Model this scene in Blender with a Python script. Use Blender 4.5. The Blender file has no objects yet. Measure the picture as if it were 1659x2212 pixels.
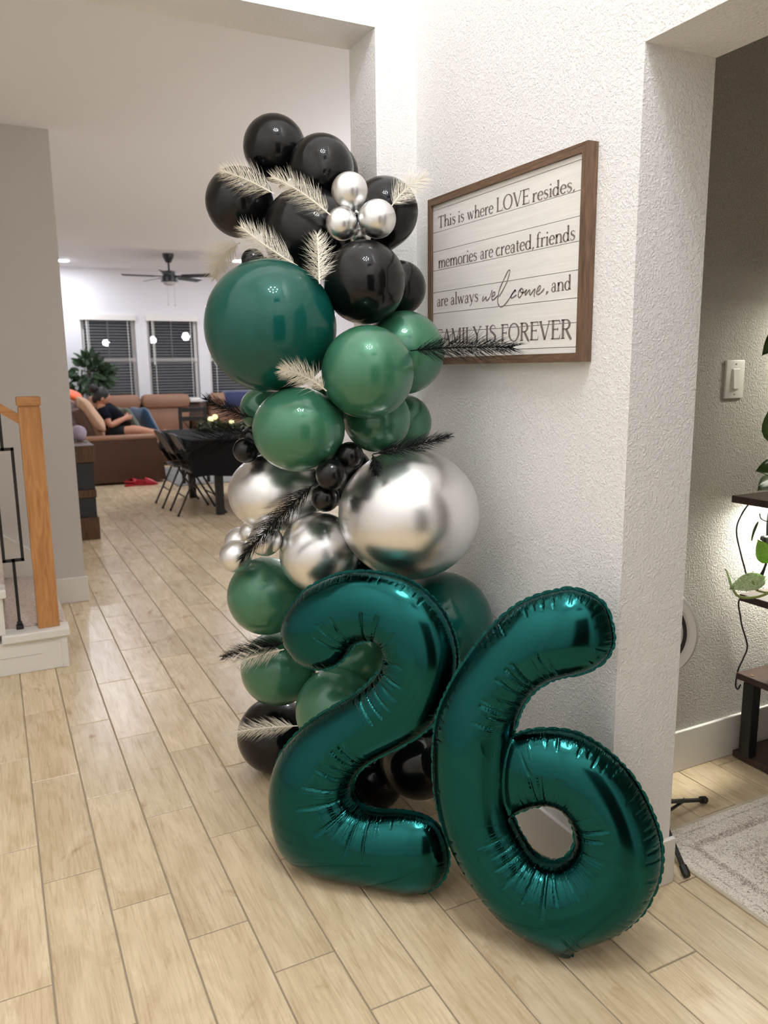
import bpy, bmesh, math, random
import numpy as np
from mathutils import Vector, Matrix
from mathutils.geometry import delaunay_2d_cdt
random.seed(7)
PI = math.pi
C = bpy.context.scene.collection
SC = bpy.context.scene

# ------------------------------------------------------------------ camera, world, exposure
cam_d = bpy.data.cameras.new('camera'); cam = bpy.data.objects.new('camera', cam_d); C.objects.link(cam)
cam_d.sensor_fit = 'HORIZONTAL'; cam_d.sensor_width = 36.0; cam_d.lens = 36.0 * 1689.0 / 1659.0
cam_d.clip_start = 0.05
RIGHT = Vector((0.8937, -0.4485, -0.0109)); FWD = Vector((0.4380, 0.8811, -0.1807))
RIGHT = (RIGHT - FWD * RIGHT.dot(FWD) / FWD.dot(FWD)).normalized(); FWD.normalize()
UP = RIGHT.cross(FWD)
EYE = Vector((0, 0, 1.40))
M = Matrix((RIGHT, UP, -FWD)).transposed().to_4x4(); M.translation = EYE
cam.matrix_world = M
cam_d.dof.use_dof = True; cam_d.dof.focus_distance = 2.15; cam_d.dof.aperture_fstop = 5.6
SC.camera = cam
w = bpy.data.worlds.new('night'); SC.world = w; w.use_nodes = True
w.node_tree.nodes['Background'].inputs[0].default_value = (0.010, 0.013, 0.020, 1)
w.node_tree.nodes['Background'].inputs[1].default_value = 1.0
SC.view_settings.view_transform = 'Standard'; SC.view_settings.look = 'None'
SC.view_settings.gamma = 1.0; SC.view_settings.exposure = 0.0; SC.view_settings.use_curve_mapping = False
SC.cycles.use_denoising = True
SC.cycles.max_bounces = 10; SC.cycles.diffuse_bounces = 6; SC.cycles.sample_clamp_indirect = 6.0
BULB = 565.0       # chandelier bulbs
CAN = 500.0        # living room ceiling lights
FILL = 165.0    # pendant globes added unseen right of the hall to light its ceiling
GROW = 215.0        # plant shelf lamps

# ------------------------------------------------------------------ materials
def lin(c):
    return tuple(((v/255.0)/12.92 if v/255.0 <= 0.04045 else ((v/255.0+0.055)/1.055)**2.4) for v in c)
def newmat(name):
    m = bpy.data.materials.new(name); m.use_nodes = True
    nt = m.node_tree; b = nt.nodes['Principled BSDF']
    return m, nt, b
def N(nt, t, **kw):
    n = nt.nodes.new(t)
    for k, v in kw.items():
        if k.startswith('i_'):
            n.inputs[k[2:].replace('_', ' ')].default_value = v
        else: setattr(n, k, v)
    return n
def L(nt, a, b): nt.links.new(a, b)
def mat(name, rgb, rough=0.5, metal=0.0, coat=0.0, coatr=0.03, spec=0.5, bump=None, var=None, sheen=0.0, trans=0.0, sss=0.0):
    """plain procedural material: colour with a little noise, optional fine bump (scale, strength, distance)"""
    m, nt, b = newmat(name); c = lin(rgb)
    b.inputs['Base Color'].default_value = (*c, 1); b.inputs['Roughness'].default_value = rough
    b.inputs['Metallic'].default_value = metal; b.inputs['Coat Weight'].default_value = coat
    b.inputs['Coat Roughness'].default_value = coatr; b.inputs['Specular IOR Level'].default_value = spec
    b.inputs['Sheen Weight'].default_value = sheen; b.inputs['Transmission Weight'].default_value = trans
    b.inputs['Subsurface Weight'].default_value = sss
    tc = N(nt, 'ShaderNodeTexCoord')
    if var:
        n = N(nt, 'ShaderNodeTexNoise', i_Scale=var[0], i_Detail=4.0)
        L(nt, tc.outputs['Object'], n.inputs['Vector'])
        mx = N(nt, 'ShaderNodeMix', data_type='RGBA')
        mx.inputs[6].default_value = (*[v*(1-var[1]) for v in c], 1); mx.inputs[7].default_value = (*[min(1, v*(1+var[1])) for v in c], 1)
        L(nt, n.outputs['Fac'], mx.inputs[0]); L(nt, mx.outputs[2], b.inputs['Base Color'])
    if bump:
        n = N(nt, 'ShaderNodeTexNoise', i_Scale=bump[0], i_Detail=3.0)
        L(nt, tc.outputs['Object'], n.inputs['Vector'])
        bp = N(nt, 'ShaderNodeBump', i_Strength=bump[1], i_Distance=bump[2])
        L(nt, n.outputs['Fac'], bp.inputs['Height']); L(nt, bp.outputs['Normal'], b.inputs['Normal'])
    return m
def emit(name, rgb, s):
    m, nt, b = newmat(name); c = lin(rgb)
    b.inputs['Base Color'].default_value = (*c, 1)
    b.inputs['Emission Color'].default_value = (*c, 1); b.inputs['Emission Strength'].default_value = s
    return m
def wall_paint(name, rgb, scale=136.0, strength=0.50, dist=0.0026):
    """knock-down / orange-peel plaster"""
    m, nt, b = newmat(name); c = lin(rgb)
    b.inputs['Base Color'].default_value = (*c, 1); b.inputs['Roughness'].default_value = 0.75; b.inputs['Specular IOR Level'].default_value = 0.25
    tc = N(nt, 'ShaderNodeTexCoord')
    n = N(nt, 'ShaderNodeTexNoise', i_Scale=scale, i_Detail=2.5, i_Roughness=0.5, i_Distortion=0.6)
    n2 = N(nt, 'ShaderNodeTexNoise', i_Scale=scale*2.6, i_Detail=2.0)
    r = N(nt, 'ShaderNodeMapRange'); r.inputs['From Min'].default_value = 0.42; r.inputs['From Max'].default_value = 0.66; r.interpolation_type = 'SMOOTHSTEP'
    ad = N(nt, 'ShaderNodeMath', operation='MULTIPLY_ADD'); ad.inputs[1].default_value = 0.35
    L(nt, tc.outputs['Object'], n.inputs['Vector']); L(nt, tc.outputs['Object'], n2.inputs['Vector'])
    L(nt, n.outputs['Fac'], r.inputs['Value']); L(nt, n2.outputs['Fac'], ad.inputs[0]); L(nt, r.outputs[0], ad.inputs[2])
    bp = N(nt, 'ShaderNodeBump', i_Strength=strength, i_Distance=dist)
    L(nt, ad.outputs[0], bp.inputs['Height']); L(nt, bp.outputs['Normal'], b.inputs['Normal'])
    return m
def wood(name, dark, light, axis='z', scale=9.0, rough=0.45, stretch=14.0, coat=0.0, island=False):
    m, nt, b = newmat(name)
    tc = N(nt, 'ShaderNodeTexCoord'); mp = N(nt, 'ShaderNodeMapping')
    s = [scale]*3; s['xyz'.index(axis)] = scale/stretch; mp.inputs['Scale'].default_value = s
    oi = N(nt, 'ShaderNodeObjectInfo')
    cmb = N(nt, 'ShaderNodeVectorMath', operation='SCALE'); cmb.inputs[0].default_value = (37, 53, 71)
    L(nt, oi.outputs['Random'], cmb.inputs['Scale']); L(nt, cmb.outputs[0], mp.inputs['Location'])
    L(nt, tc.outputs['Object'], mp.inputs['Vector'])
    n = N(nt, 'ShaderNodeTexNoise', i_Scale=4.0, i_Detail=8.0, i_Roughness=0.62, i_Distortion=1.4)
    L(nt, mp.outputs[0], n.inputs['Vector'])
    cr = N(nt, 'ShaderNodeValToRGB'); cr.color_ramp.elements[0].position = 0.32; cr.color_ramp.elements[1].position = 0.68
    cr.color_ramp.elements[0].color = (*lin(dark), 1); cr.color_ramp.elements[1].color = (*lin(light), 1)
    L(nt, n.outputs['Fac'], cr.inputs[0]); L(nt, cr.outputs[0], b.inputs['Base Color'])
    b.inputs['Roughness'].default_value = rough; b.inputs['Coat Weight'].default_value = coat
    bp = N(nt, 'ShaderNodeBump', i_Strength=0.15, i_Distance=0.002)
    L(nt, n.outputs['Fac'], bp.inputs['Height']); L(nt, bp.outputs['Normal'], b.inputs['Normal'])
    return m
def tile_mat():
    """wood-look porcelain plank: grain along Y, its own tone per plank"""
    m, nt, b = newmat('wood_look_tile')
    geo = N(nt, 'ShaderNodeNewGeometry'); oi = N(nt, 'ShaderNodeObjectInfo')
    rnd = N(nt, 'ShaderNodeMath', operation='ADD'); L(nt, geo.outputs['Random Per Island'], rnd.inputs[0]); L(nt, oi.outputs['Random'], rnd.inputs[1])
    off = N(nt, 'ShaderNodeVectorMath', operation='SCALE'); off.inputs[0].default_value = (91, 57, 33); L(nt, rnd.outputs[0], off.inputs['Scale'])
    add = N(nt, 'ShaderNodeVectorMath', operation='ADD'); L(nt, geo.outputs['Position'], add.inputs[0]); L(nt, off.outputs[0], add.inputs[1])
    def noise(sx, sy, scale, detail, dist=0.0, rough=0.55):
        mp = N(nt, 'ShaderNodeMapping'); mp.inputs['Scale'].default_value = (sx, sy, 1); L(nt, add.outputs[0], mp.inputs['Vector'])
        n = N(nt, 'ShaderNodeTexNoise', i_Scale=scale, i_Detail=detail, i_Distortion=dist, i_Roughness=rough); L(nt, mp.outputs[0], n.inputs['Vector']); return n
    broad = noise(11, 3.2, 1.0, 7.0, 1.2, 0.62); grain = noise(38, 2.2, 1.6, 7.0, 1.8, 0.68); fine = noise(220, 9.0, 2.0, 3.0, 0.5)
    knot = noise(8, 5, 1.0, 5.0, 1.2)
    cr = N(nt, 'ShaderNodeValToRGB'); e = cr.color_ramp.elements
    e[0].position = 0.28; e[0].color = (*lin((204, 181, 145)), 1); e[1].position = 0.72; e[1].color = (*lin((234, 215, 182)), 1)
    L(nt, broad.outputs['Fac'], cr.inputs[0])
    cg = N(nt, 'ShaderNodeValToRGB'); g = cg.color_ramp.elements
    g[0].position = 0.30; g[0].color = (0.63, 0.55, 0.46, 1); g[1].position = 0.55; g[1].color = (1, 1, 1, 1)
    L(nt, grain.outputs['Fac'], cg.inputs[0])
    mx = N(nt, 'ShaderNodeMix', data_type='RGBA', blend_type='MULTIPLY'); mx.inputs[0].default_value = 0.62
    L(nt, cr.outputs[0], mx.inputs[6]); L(nt, cg.outputs[0], mx.inputs[7])
    ck = N(nt, 'ShaderNodeValToRGB'); k = ck.color_ramp.elements
    k[0].position = 0.62; k[0].color = (1, 1, 1, 1); k[1].position = 0.76; k[1].color = (0.60, 0.47, 0.36, 1)
    L(nt, knot.outputs['Fac'], ck.inputs[0])
    m2 = N(nt, 'ShaderNodeMix', data_type='RGBA', blend_type='MULTIPLY'); m2.inputs[0].default_value = 0.8
    L(nt, mx.outputs[2], m2.inputs[6]); L(nt, ck.outputs[0], m2.inputs[7])
    hsv = N(nt, 'ShaderNodeHueSaturation'); hsv.inputs['Saturation'].default_value = 1.0
    fr = N(nt, 'ShaderNodeMath', operation='FRACT'); s7 = N(nt, 'ShaderNodeMath', operation='MULTIPLY'); s7.inputs[1].default_value = 7.31
    L(nt, rnd.outputs[0], s7.inputs[0]); L(nt, s7.outputs[0], fr.inputs[0])
    mr = N(nt, 'ShaderNodeMapRange'); mr.inputs['To Min'].default_value = 0.88; mr.inputs['To Max'].default_value = 1.06; L(nt, fr.outputs[0], mr.inputs['Value'])
    L(nt, mr.outputs[0], hsv.inputs['Value']); L(nt, m2.outputs[2], hsv.inputs['Color']); L(nt, hsv.outputs[0], b.inputs['Base Color'])
    b.inputs['Roughness'].default_value = 0.25; b.inputs['Specular IOR Level'].default_value = 0.5
    hs = N(nt, 'ShaderNodeMath', operation='ADD'); L(nt, grain.outputs['Fac'], hs.inputs[0]); L(nt, fine.outputs['Fac'], hs.inputs[1])
    bp = N(nt, 'ShaderNodeBump', i_Strength=0.16, i_Distance=0.0015); L(nt, hs.outputs[0], bp.inputs['Height']); L(nt, bp.outputs['Normal'], b.inputs['Normal'])
    return m
def foil_mat():
    """metallic teal foil: fine gathers run in from the seam (attributes fold_s, fold_m)"""
    m, nt, b = newmat('teal_foil')
    b.inputs['Base Color'].default_value = (0.012, 0.090, 0.086, 1); b.inputs['Metallic'].default_value = 1.0; b.inputs['Roughness'].default_value = 0.15
    s = N(nt, 'ShaderNodeAttribute', attribute_name='fold_s'); mk = N(nt, 'ShaderNodeAttribute', attribute_name='fold_m')
    n = N(nt, 'ShaderNodeTexNoise', noise_dimensions='1D', i_Scale=1.0, i_Detail=1.5)
    mu = N(nt, 'ShaderNodeMath', operation='MULTIPLY'); mu.inputs[1].default_value = 230.0
    L(nt, s.outputs['Fac'], mu.inputs[0]); L(nt, mu.outputs[0], n.inputs['W'])
    m2 = N(nt, 'ShaderNodeMath', operation='MULTIPLY'); L(nt, n.outputs['Fac'], m2.inputs[0]); L(nt, mk.outputs['Fac'], m2.inputs[1])
    bp = N(nt, 'ShaderNodeBump', i_Strength=0.8, i_Distance=0.0035); L(nt, m2.outputs[0], bp.inputs['Height']); L(nt, bp.outputs['Normal'], b.inputs['Normal'])
    return m
def latex(name, rgb, pearl=0.0, rough=0.3, coat=0.6, ior=1.5, spec=0.25):
    m, nt, b = newmat(name)
    b.inputs['Base Color'].default_value = (*rgb, 1); b.inputs['Metallic'].default_value = pearl; b.inputs['Roughness'].default_value = rough
    b.inputs['Coat Weight'].default_value = coat; b.inputs['Coat Roughness'].default_value = 0.015; b.inputs['Coat IOR'].default_value = ior; b.inputs['Specular IOR Level'].default_value = spec
    tc = N(nt, 'ShaderNodeTexCoord'); n = N(nt, 'ShaderNodeTexNoise', i_Scale=3.0, i_Detail=1.0); L(nt, tc.outputs['Object'], n.inputs['Vector'])
    mr = N(nt, 'ShaderNodeMapRange'); mr.inputs['To Min'].default_value = max(0.02, rough-0.03); mr.inputs['To Max'].default_value = rough+0.03
    L(nt, n.outputs['Fac'], mr.inputs['Value']); L(nt, mr.outputs[0], b.inputs['Roughness'])
    return m
def rug_mat():
    m, nt, b = newmat('distressed_rug')
    tc = N(nt, 'ShaderNodeTexCoord'); sep = N(nt, 'ShaderNodeSeparateXYZ'); L(nt, tc.outputs['Object'], sep.inputs[0])
    # distance from the two visible edges (local x from left edge, local -y from the far edge)
    ny = N(nt, 'ShaderNodeMath', operation='MULTIPLY'); ny.inputs[1].default_value = -1.0; L(nt, sep.outputs['Y'], ny.inputs[0])
    mn = N(nt, 'ShaderNodeMath', operation='MINIMUM'); L(nt, sep.outputs['X'], mn.inputs[0]); L(nt, ny.outputs[0], mn.inputs[1])
    cr = N(nt, 'ShaderNodeValToRGB'); cr.color_ramp.interpolation = 'LINEAR'
    sc = N(nt, 'ShaderNodeMath', operation='MULTIPLY'); sc.inputs[1].default_value = 2.5; L(nt, mn.outputs[0], sc.inputs[0]); L(nt, sc.outputs[0], cr.inputs[0])
    el = cr.color_ramp.elements; el[0].position = 0.0; el[0].color = (0.45,)*3+(1,); el[1].position = 1.0; el[1].color = (0.52,)*3+(1,)
    for p, v in ((0.06, .42), (0.075, .62), (0.09, .44), (0.18, .5), (0.20, .68), (0.24, .66), (0.26, .40), (0.40, .50), (0.42, .62), (0.45, .46), (0.48, .60), (0.55, .52)):
        x = el.new(p); x.color = (v, v, v, 1)
    vo = N(nt, 'ShaderNodeTexVoronoi', i_Scale=46.0, feature='DISTANCE_TO_EDGE'); n = N(nt, 'ShaderNodeTexNoise', i_Scale=95.0, i_Detail=4.0, i_Distortion=3.0); n3 = N(nt, 'ShaderNodeTexNoise', i_Scale=9.0, i_Detail=3.0)
    for t in (vo, n, n3): L(nt, tc.outputs['Object'], t.inputs['Vector'])
    a = N(nt, 'ShaderNodeMath', operation='ADD'); L(nt, cr.outputs[0], a.inputs[0])
    k1 = N(nt, 'ShaderNodeMath', operation='MULTIPLY_ADD'); k1.inputs[1].default_value = 1.9; k1.inputs[2].default_value = -1.1; L(nt, n.outputs['Fac'], k1.inputs[0]); L(nt, k1.outputs[0], a.inputs[1])
    k2 = N(nt, 'ShaderNodeMath', operation='MULTIPLY_ADD'); k2.inputs[1].default_value = 0.32; L(nt, n3.outputs['Fac'], k2.inputs[0]); L(nt, a.outputs[0], k2.inputs[2])
    c2 = N(nt, 'ShaderNodeValToRGB'); e = c2.color_ramp.elements; e[0].position = 0.44; e[0].color = (*lin((242, 233, 220)), 1); e[1].position = 0.80; e[1].color = (*lin((158, 140, 130)), 1)
    L(nt, k2.outputs[0], c2.inputs[0]); L(nt, c2.outputs[0], b.inputs['Base Color'])
    b.inputs['Roughness'].default_value = 0.95; b.inputs['Specular IOR Level'].default_value = 0.1
    bp = N(nt, 'ShaderNodeBump', i_Strength=0.4, i_Distance=0.002); L(nt, n.outputs['Fac'], bp.inputs['Height']); L(nt, bp.outputs['Normal'], b.inputs['Normal'])
    return m
def leaf_mat(name, dark, light, vein=0.0, rough=0.35):
    m, nt, b = newmat(name); tc = N(nt, 'ShaderNodeTexCoord')
    n = N(nt, 'ShaderNodeTexNoise', i_Scale=30.0, i_Detail=4.0, i_Distortion=1.5); L(nt, tc.outputs['Object'], n.inputs['Vector'])
    cr = N(nt, 'ShaderNodeValToRGB'); e = cr.color_ramp.elements; e[0].position = 0.4; e[1].position = 0.62
    e[0].color = (*lin(dark), 1); e[1].color = (*lin(light), 1); L(nt, n.outputs['Fac'], cr.inputs[0]); L(nt, cr.outputs[0], b.inputs['Base Color'])
    b.inputs['Roughness'].default_value = rough; b.inputs['Subsurface Weight'].default_value = vein; b.inputs['Subsurface Radius'].default_value = (0.01, 0.02, 0.005)
    return m

MT = dict(
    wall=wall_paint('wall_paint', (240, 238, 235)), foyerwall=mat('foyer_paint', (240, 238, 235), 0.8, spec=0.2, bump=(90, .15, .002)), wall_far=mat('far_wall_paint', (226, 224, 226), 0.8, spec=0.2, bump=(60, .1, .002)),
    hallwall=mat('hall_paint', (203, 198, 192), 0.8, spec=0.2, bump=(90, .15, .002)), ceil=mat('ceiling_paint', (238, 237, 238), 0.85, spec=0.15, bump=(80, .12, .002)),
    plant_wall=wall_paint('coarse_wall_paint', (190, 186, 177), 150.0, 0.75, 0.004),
    trim=mat('white_trim', (228, 224, 216), 0.38, bump=(40, .04, .001)), tile=tile_mat(), grout=mat('grout', (154, 140, 119), 0.9, var=(60, .15)),
    foil=foil_mat(),
    teal=latex('teal_latex', (0.0030, 0.076, 0.058), 0.12, 0.30, 0.6, 1.5, .08), green=latex('green_latex', (0.042, 0.172, 0.092), 0.28, 0.34, 0.8),
    black=latex('black_latex', (0.0035, 0.0035, 0.0038), 0.0, 0.30, 0.62, 1.5, .07), silver=latex('chrome_latex', (0.82, 0.82, 0.815), 1.0, 0.30, 0.10),
    knot_dark=mat('knot_rubber', (30, 34, 32), 0.5, bump=(200, .2, .001)),
    plume_w=mat('ivory_plume', (236, 229, 214), 0.85, spec=0.1, var=(30, .08)), plume_b=mat('black_plume', (20, 20, 21), 0.75, spec=0.2, var=(30, .2)),
    frame_wood=wood('walnut_frame', (82, 61, 46), (128, 100, 76), 'y', 30.0, 0.6), frame_wood_z=wood('walnut_frame_upright', (82, 61, 46), (128, 100, 76), 'z', 30.0, 0.6),
    board=wood('whitewashed_board', (232, 229, 223), (244, 241, 235), 'y', 16.0, 0.6, 26.0), letter=mat('grey_lettering', (128, 116, 110), 0.8, var=(90, .12)),
    oak=wood('oak_newel', (166, 110, 62), (202, 148, 92), 'z', 10.0, 0.4, 9.0), oak_x=wood('oak_rail', (166, 110, 62), (202, 148, 92), 'x', 10.0, 0.4, 9.0),
    iron=mat('black_iron', (18, 18, 18), 0.5, bump=(150, .1, .001)), carpet=mat('beige_carpet', (204, 186, 170), 0.95, spec=0.05, var=(70, .45), bump=(75, 1.0, .016), sheen=0.3),
    leather=mat('tan_leather', (146, 108, 84), 0.5, var=(6, .12), bump=(120, .12, .002)), leather_shaded=mat('shaded_leather', (76, 47, 29), 0.5, var=(5, .12), bump=(120, .12, .002)),  # second leather is the tan one with its shade put into the colour
    slat=mat('blind_slat', (150, 150, 150), 0.6, bump=(20, .05, .001)), glass=None, dark_door=mat('dark_door', (32, 30, 28), 0.4, var=(4, .2)),
    cloth=mat('black_cloth', (9, 9, 11), 0.8, spec=0.2, bump=(220, .3, .001)), chair=mat('dark_steel', (48, 45, 43), 0.4, metal=0.3, bump=(90, .05, .001)),
    vinyl=mat('grey_vinyl', (88, 86, 85), 0.35, bump=(160, .1, .001)), fan=mat('fan_black', (24, 24, 25), 0.4, bump=(60, .05, .001)),
    frost=mat('frosted_glass', (215, 215, 215), 0.4, trans=0.2, bump=(60, .05, .001)), navy=mat('navy_cotton', (12, 15, 26), 0.9, spec=0.2, bump=(90, .3, .003)),
    shorts=mat('black_shorts', (16, 17, 20), 0.9, bump=(90, .3, .003)), skin=mat('skin', (186, 132, 104), 0.5, sss=0.05, var=(14, .08)), hair=mat('black_hair', (14, 12, 12), 0.5, bump=(120, .6, .004)),
    bluep=mat('teal_blue_velvet', (22, 66, 98), 0.7, sheen=0.5, var=(9, .3), bump=(140, .2, .002)), greyp=mat('grey_green_cotton', (98, 104, 92), 0.9, var=(60, .3), bump=(140, .3, .002)),
    beigep=mat('beige_cushion', (196, 160, 132), 0.85, var=(10, .1), bump=(90, .2, .002)), orange=mat('orange_fleece', (232, 104, 56), 0.9, sheen=0.3, bump=(90, .5, .004)),
    bluet=mat('blue_throw', (44, 54, 90), 0.9, sheen=0.3, bump=(90, .5, .004)), red=mat('red_rubber', (178, 22, 38), 0.4, bump=(60, .1, .001)),
    white=mat('white_plastic', (226, 224, 216), 0.35, bump=(50, .03, .001)), pastel=mat('pastel_cloth', (186, 172, 190), 0.9, var=(25, .4), bump=(50, .3, .003)),
    rustic=wood('rustic_wood', (62, 42, 28), (106, 74, 48), 'z', 14.0, 0.6), slate=mat('charcoal_panel', (44, 44, 46), 0.6, var=(8, .2)),
    shelfwood=wood('dark_walnut_shelf', (44, 31, 25), (70, 51, 41), 'x', 18.0, 0.45), ring=mat('ring_diffuser', (212, 208, 202), 0.35, bump=(40, .03, .001)),
    fig=leaf_mat('fig_leaf', (30, 50, 30), (62, 88, 54)), bigleaf=leaf_mat('thick_green_leaf', (40, 66, 22), (70, 98, 36), 0.1), pothos=leaf_mat('bright_pothos_leaf', (112, 158, 50), (168, 204, 92), 0.25),
    varieg=leaf_mat('variegated_leaf', (150, 178, 112), (234, 240, 208), 0.35), stem=mat('green_stem', (150, 168, 92), 0.5, var=(20, .2)), pot=mat('black_pot', (26, 25, 25), 0.5, bump=(60, .1, .001)),
    soil=mat('potting_soil', (44, 34, 26), 0.95, bump=(90, .8, .01)), trunk=mat('fig_trunk', (96, 76, 56), 0.85, var=(20, .2)), garland=leaf_mat('garland_leaf', (44, 58, 30), (92, 98, 52)),
    rug=rug_mat(), binding=mat('rug_binding', (206, 194, 172), 0.95, bump=(300, .5, .002)), greyrug=mat('grey_mottled_rug', (128, 126, 122), 0.95, var=(14, .5), bump=(90, .5, .004)),
    jar=None, steel=mat('steel_screw', (170, 168, 164), 0.3, metal=1.0), sphere=emit('bulb_glow', (246, 249, 255), BULB), can=emit('can_glow', (238, 243, 255), CAN), fill=emit('fill_glow', (238, 244, 255), FILL),
    grow=emit('grow_lamp_glow', (255, 253, 243), GROW), grow2=emit('stem_lamp_glow', (255, 253, 238), GROW*.52), wax=emit('lit_candle', (255, 244, 176), 1.1), brass=mat('brushed_brass', (150, 128, 92), 0.35, metal=0.9),
)
def glass(name, rough=0.0):
    m, nt, b = newmat(name)
    b.inputs['Base Color'].default_value = (0.9, 0.95, 1, 1); b.inputs['Roughness'].default_value = rough
    out = nt.nodes['Material Output']; tr = N(nt, 'ShaderNodeBsdfTransparent'); gl = N(nt, 'ShaderNodeBsdfGlossy'); gl.inputs['Roughness'].default_value = rough
    fr = N(nt, 'ShaderNodeFresnel', i_IOR=1.6); mx = N(nt, 'ShaderNodeMixShader'); L(nt, fr.outputs[0], mx.inputs[0]); L(nt, tr.outputs[0], mx.inputs[1]); L(nt, gl.outputs[0], mx.inputs[2])
    L(nt, mx.outputs[0], out.inputs['Surface'])
    return m
MT['glass'] = glass('window_glass'); MT['jar'] = glass('jar_glass', 0.02)

# ------------------------------------------------------------------ mesh helpers
class MB:
    """collects shapes in world coordinates; build() links them as ONE mesh object"""
    def __init__(s): s.v = []; s.f = []
    def add(s, vs, fs):
        o = len(s.v); s.v += [tuple(v) for v in vs]; s.f += [tuple(i+o for i in f) for f in fs]; return s
    def box(s, x0, y0, z0, x1, y1, z1, m=None):
        vs = [(x, y, z) for x in (x0, x1) for y in (y0, y1) for z in (z0, z1)]
        if m: vs = [m @ Vector(v) for v in vs]
        return s.add(vs, [(0,1,3,2), (4,6,7,5), (0,4,5,1), (2,3,7,6), (0,2,6,4), (1,5,7,3)])
    def rbox(s, x0, y0, z0, x1, y1, z1, r=0.01, m=None):
        """box with chamfered edges"""
        bm = bmesh.new(); bmesh.ops.create_cube(bm, size=1.0)
        for v in bm.verts: v.co = Vector(((x0+x1)/2+v.co.x*(x1-x0), (y0+y1)/2+v.co.y*(y1-y0), (z0+z1)/2+v.co.z*(z1-z0)))
        bmesh.ops.bevel(bm, geom=list(bm.edges), offset=r, segments=2, affect='EDGES', profile=0.5)
        bm.verts.index_update()
        vs = [m @ v.co if m else v.co.copy() for v in bm.verts]; fs = [[q.index for q in f.verts] for f in bm.faces]; bm.free()
        return s.add(vs, fs)
    def tube(s, pts, rad, n=8, caps=True, sq=1.0):
        pts = [Vector(p) for p in pts]; k = len(pts)
        if not hasattr(rad, '__len__'): rad = [rad]*k
        t0 = (pts[1]-pts[0]).normalized(); ref = Vector((0, 0, 1)) if abs(t0.z) < 0.9 else Vector((1, 0, 0))
        nrm = t0.cross(ref).normalized(); vs = []; fs = []
        for i, p in enumerate(pts):
            t = (pts[min(i+1, k-1)]-pts[max(i-1, 0)]).normalized()
            nrm = (nrm - t*nrm.dot(t)).normalized(); b = t.cross(nrm)
            for j in range(n):
                a = 2*PI*j/n + (PI/4 if n == 4 else 0); vs.append(p + (nrm*math.cos(a)+b*math.sin(a)*sq)*rad[i])
        for i in range(k-1):
            for j in range(n): fs.append((i*n+j, i*n+(j+1) % n, (i+1)*n+(j+1) % n, (i+1)*n+j))
        if caps: fs += [tuple(range(n))[::-1], tuple((k-1)*n+j for j in range(n))]
        return s.add(vs, fs)
    def lathe(s, c, prof, n=24, m=None):
        """prof: (radius, height) pairs about the vertical through c"""
        vs = []; fs = []; k = len(prof); c = Vector(c)
        for r, h in prof:
            for j in range(n):
                a = 2*PI*j/n; p = Vector((r*math.cos(a), r*math.sin(a), h)); vs.append(c + (m @ p if m else p))
        for i in range(k-1):
            for j in range(n): fs.append((i*n+j, i*n+(j+1) % n, (i+1)*n+(j+1) % n, (i+1)*n+j))
        fs += [tuple(range(n))[::-1], tuple((k-1)*n+j for j in range(n))]
        return s.add(vs, fs)
    def sq(s, c, r, e=0.5, rot=None, n=24, k=16, pinch=0.0):
        """superellipsoid: pillows and cushions"""
        vs = []; fs = []; c = Vector(c)
        sp = lambda v, q: math.copysign(abs(v)**q, v)
        for i in range(k+1):
            u = -PI/2 + PI*i/k
            for j in range(n):
                a = 2*PI*j/n
                p = Vector((r[0]*sp(math.cos(u), e)*sp(math.cos(a), e), r[1]*sp(math.cos(u), e)*sp(math.sin(a), e), r[2]*sp(math.sin(u), 1.0)))
                if pinch:
                    q = max(abs(p.x/r[0]), abs(p.y/r[1])); w_ = abs(p.x/r[0])*abs(p.y/r[1]); p.z *= 1-pinch*q**3; f_ = 1+0.10*w_-0.06*(1-w_)*q; p.x *= f_; p.y *= f_
                vs.append(c + (rot @ p if rot else p))
        for i in range(k):
            for j in range(n): fs.append((i*n+j, i*n+(j+1) % n, (i+1)*n+(j+1) % n, (i+1)*n+j))
        return s.add(vs, fs)
    def prism(s, poly, axis, a, b):
        """polygon in the plane normal to axis, extruded from a to b"""
        put = {'x': lambda p, q: (q, p[0], p[1]), 'y': lambda p, q: (p[0], q, p[1]), 'z': lambda p, q: (p[0], p[1], q)}[axis]
        n = len(poly); vs = [put(p, a) for p in poly] + [put(p, b) for p in poly]
        return s.add(vs, [tuple(range(n))[::-1], tuple(range(n, 2*n))] + [(i, (i+1) % n, n+(i+1) % n, n+i) for i in range(n)])
    def mesh(s, name, m, org=(0, 0, 0), smooth=False):
        me = bpy.data.meshes.new(name); o = Vector(org)
        me.from_pydata([tuple(Vector(v)-o) for v in s.v], [], s.f)
        bm = bmesh.new(); bm.from_mesh(me); bmesh.ops.recalc_face_normals(bm, faces=bm.faces); bm.to_mesh(me); bm.free()
        if smooth:
            for p in me.polygons: p.use_smooth = True
            if smooth != 'all': me.set_sharp_from_angle(angle=math.radians(38))
        me.materials.append(m); return me
    def build(s, name, m, parent=None, org=None, smooth=False, kind=None, label=None):
        base = wloc(parent) if parent else Vector((0, 0, 0))
        o_ = Vector(org) if org is not None else (base if parent else Vector((0, 0, 0)))
        ob = bpy.data.objects.new(name, s.mesh(name, m, o_, smooth)); C.objects.link(ob)
        if parent: ob.parent = parent
        ob.location = o_ - base
        if kind: ob['kind'] = kind
        if label: ob['label'] = label
        return ob
def wloc(o):
    p = Vector(o.location)
    while o.parent: o = o.parent; p += Vector(o.location)
    return p
def thing(name, label, cat, loc=(0, 0, 0), group=None):
    o = bpy.data.objects.new(name, None); C.objects.link(o); o.empty_display_size = 0.05; o.location = loc
    o['label'] = label; o['category'] = cat
    if group: o['group'] = group
    return o
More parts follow.
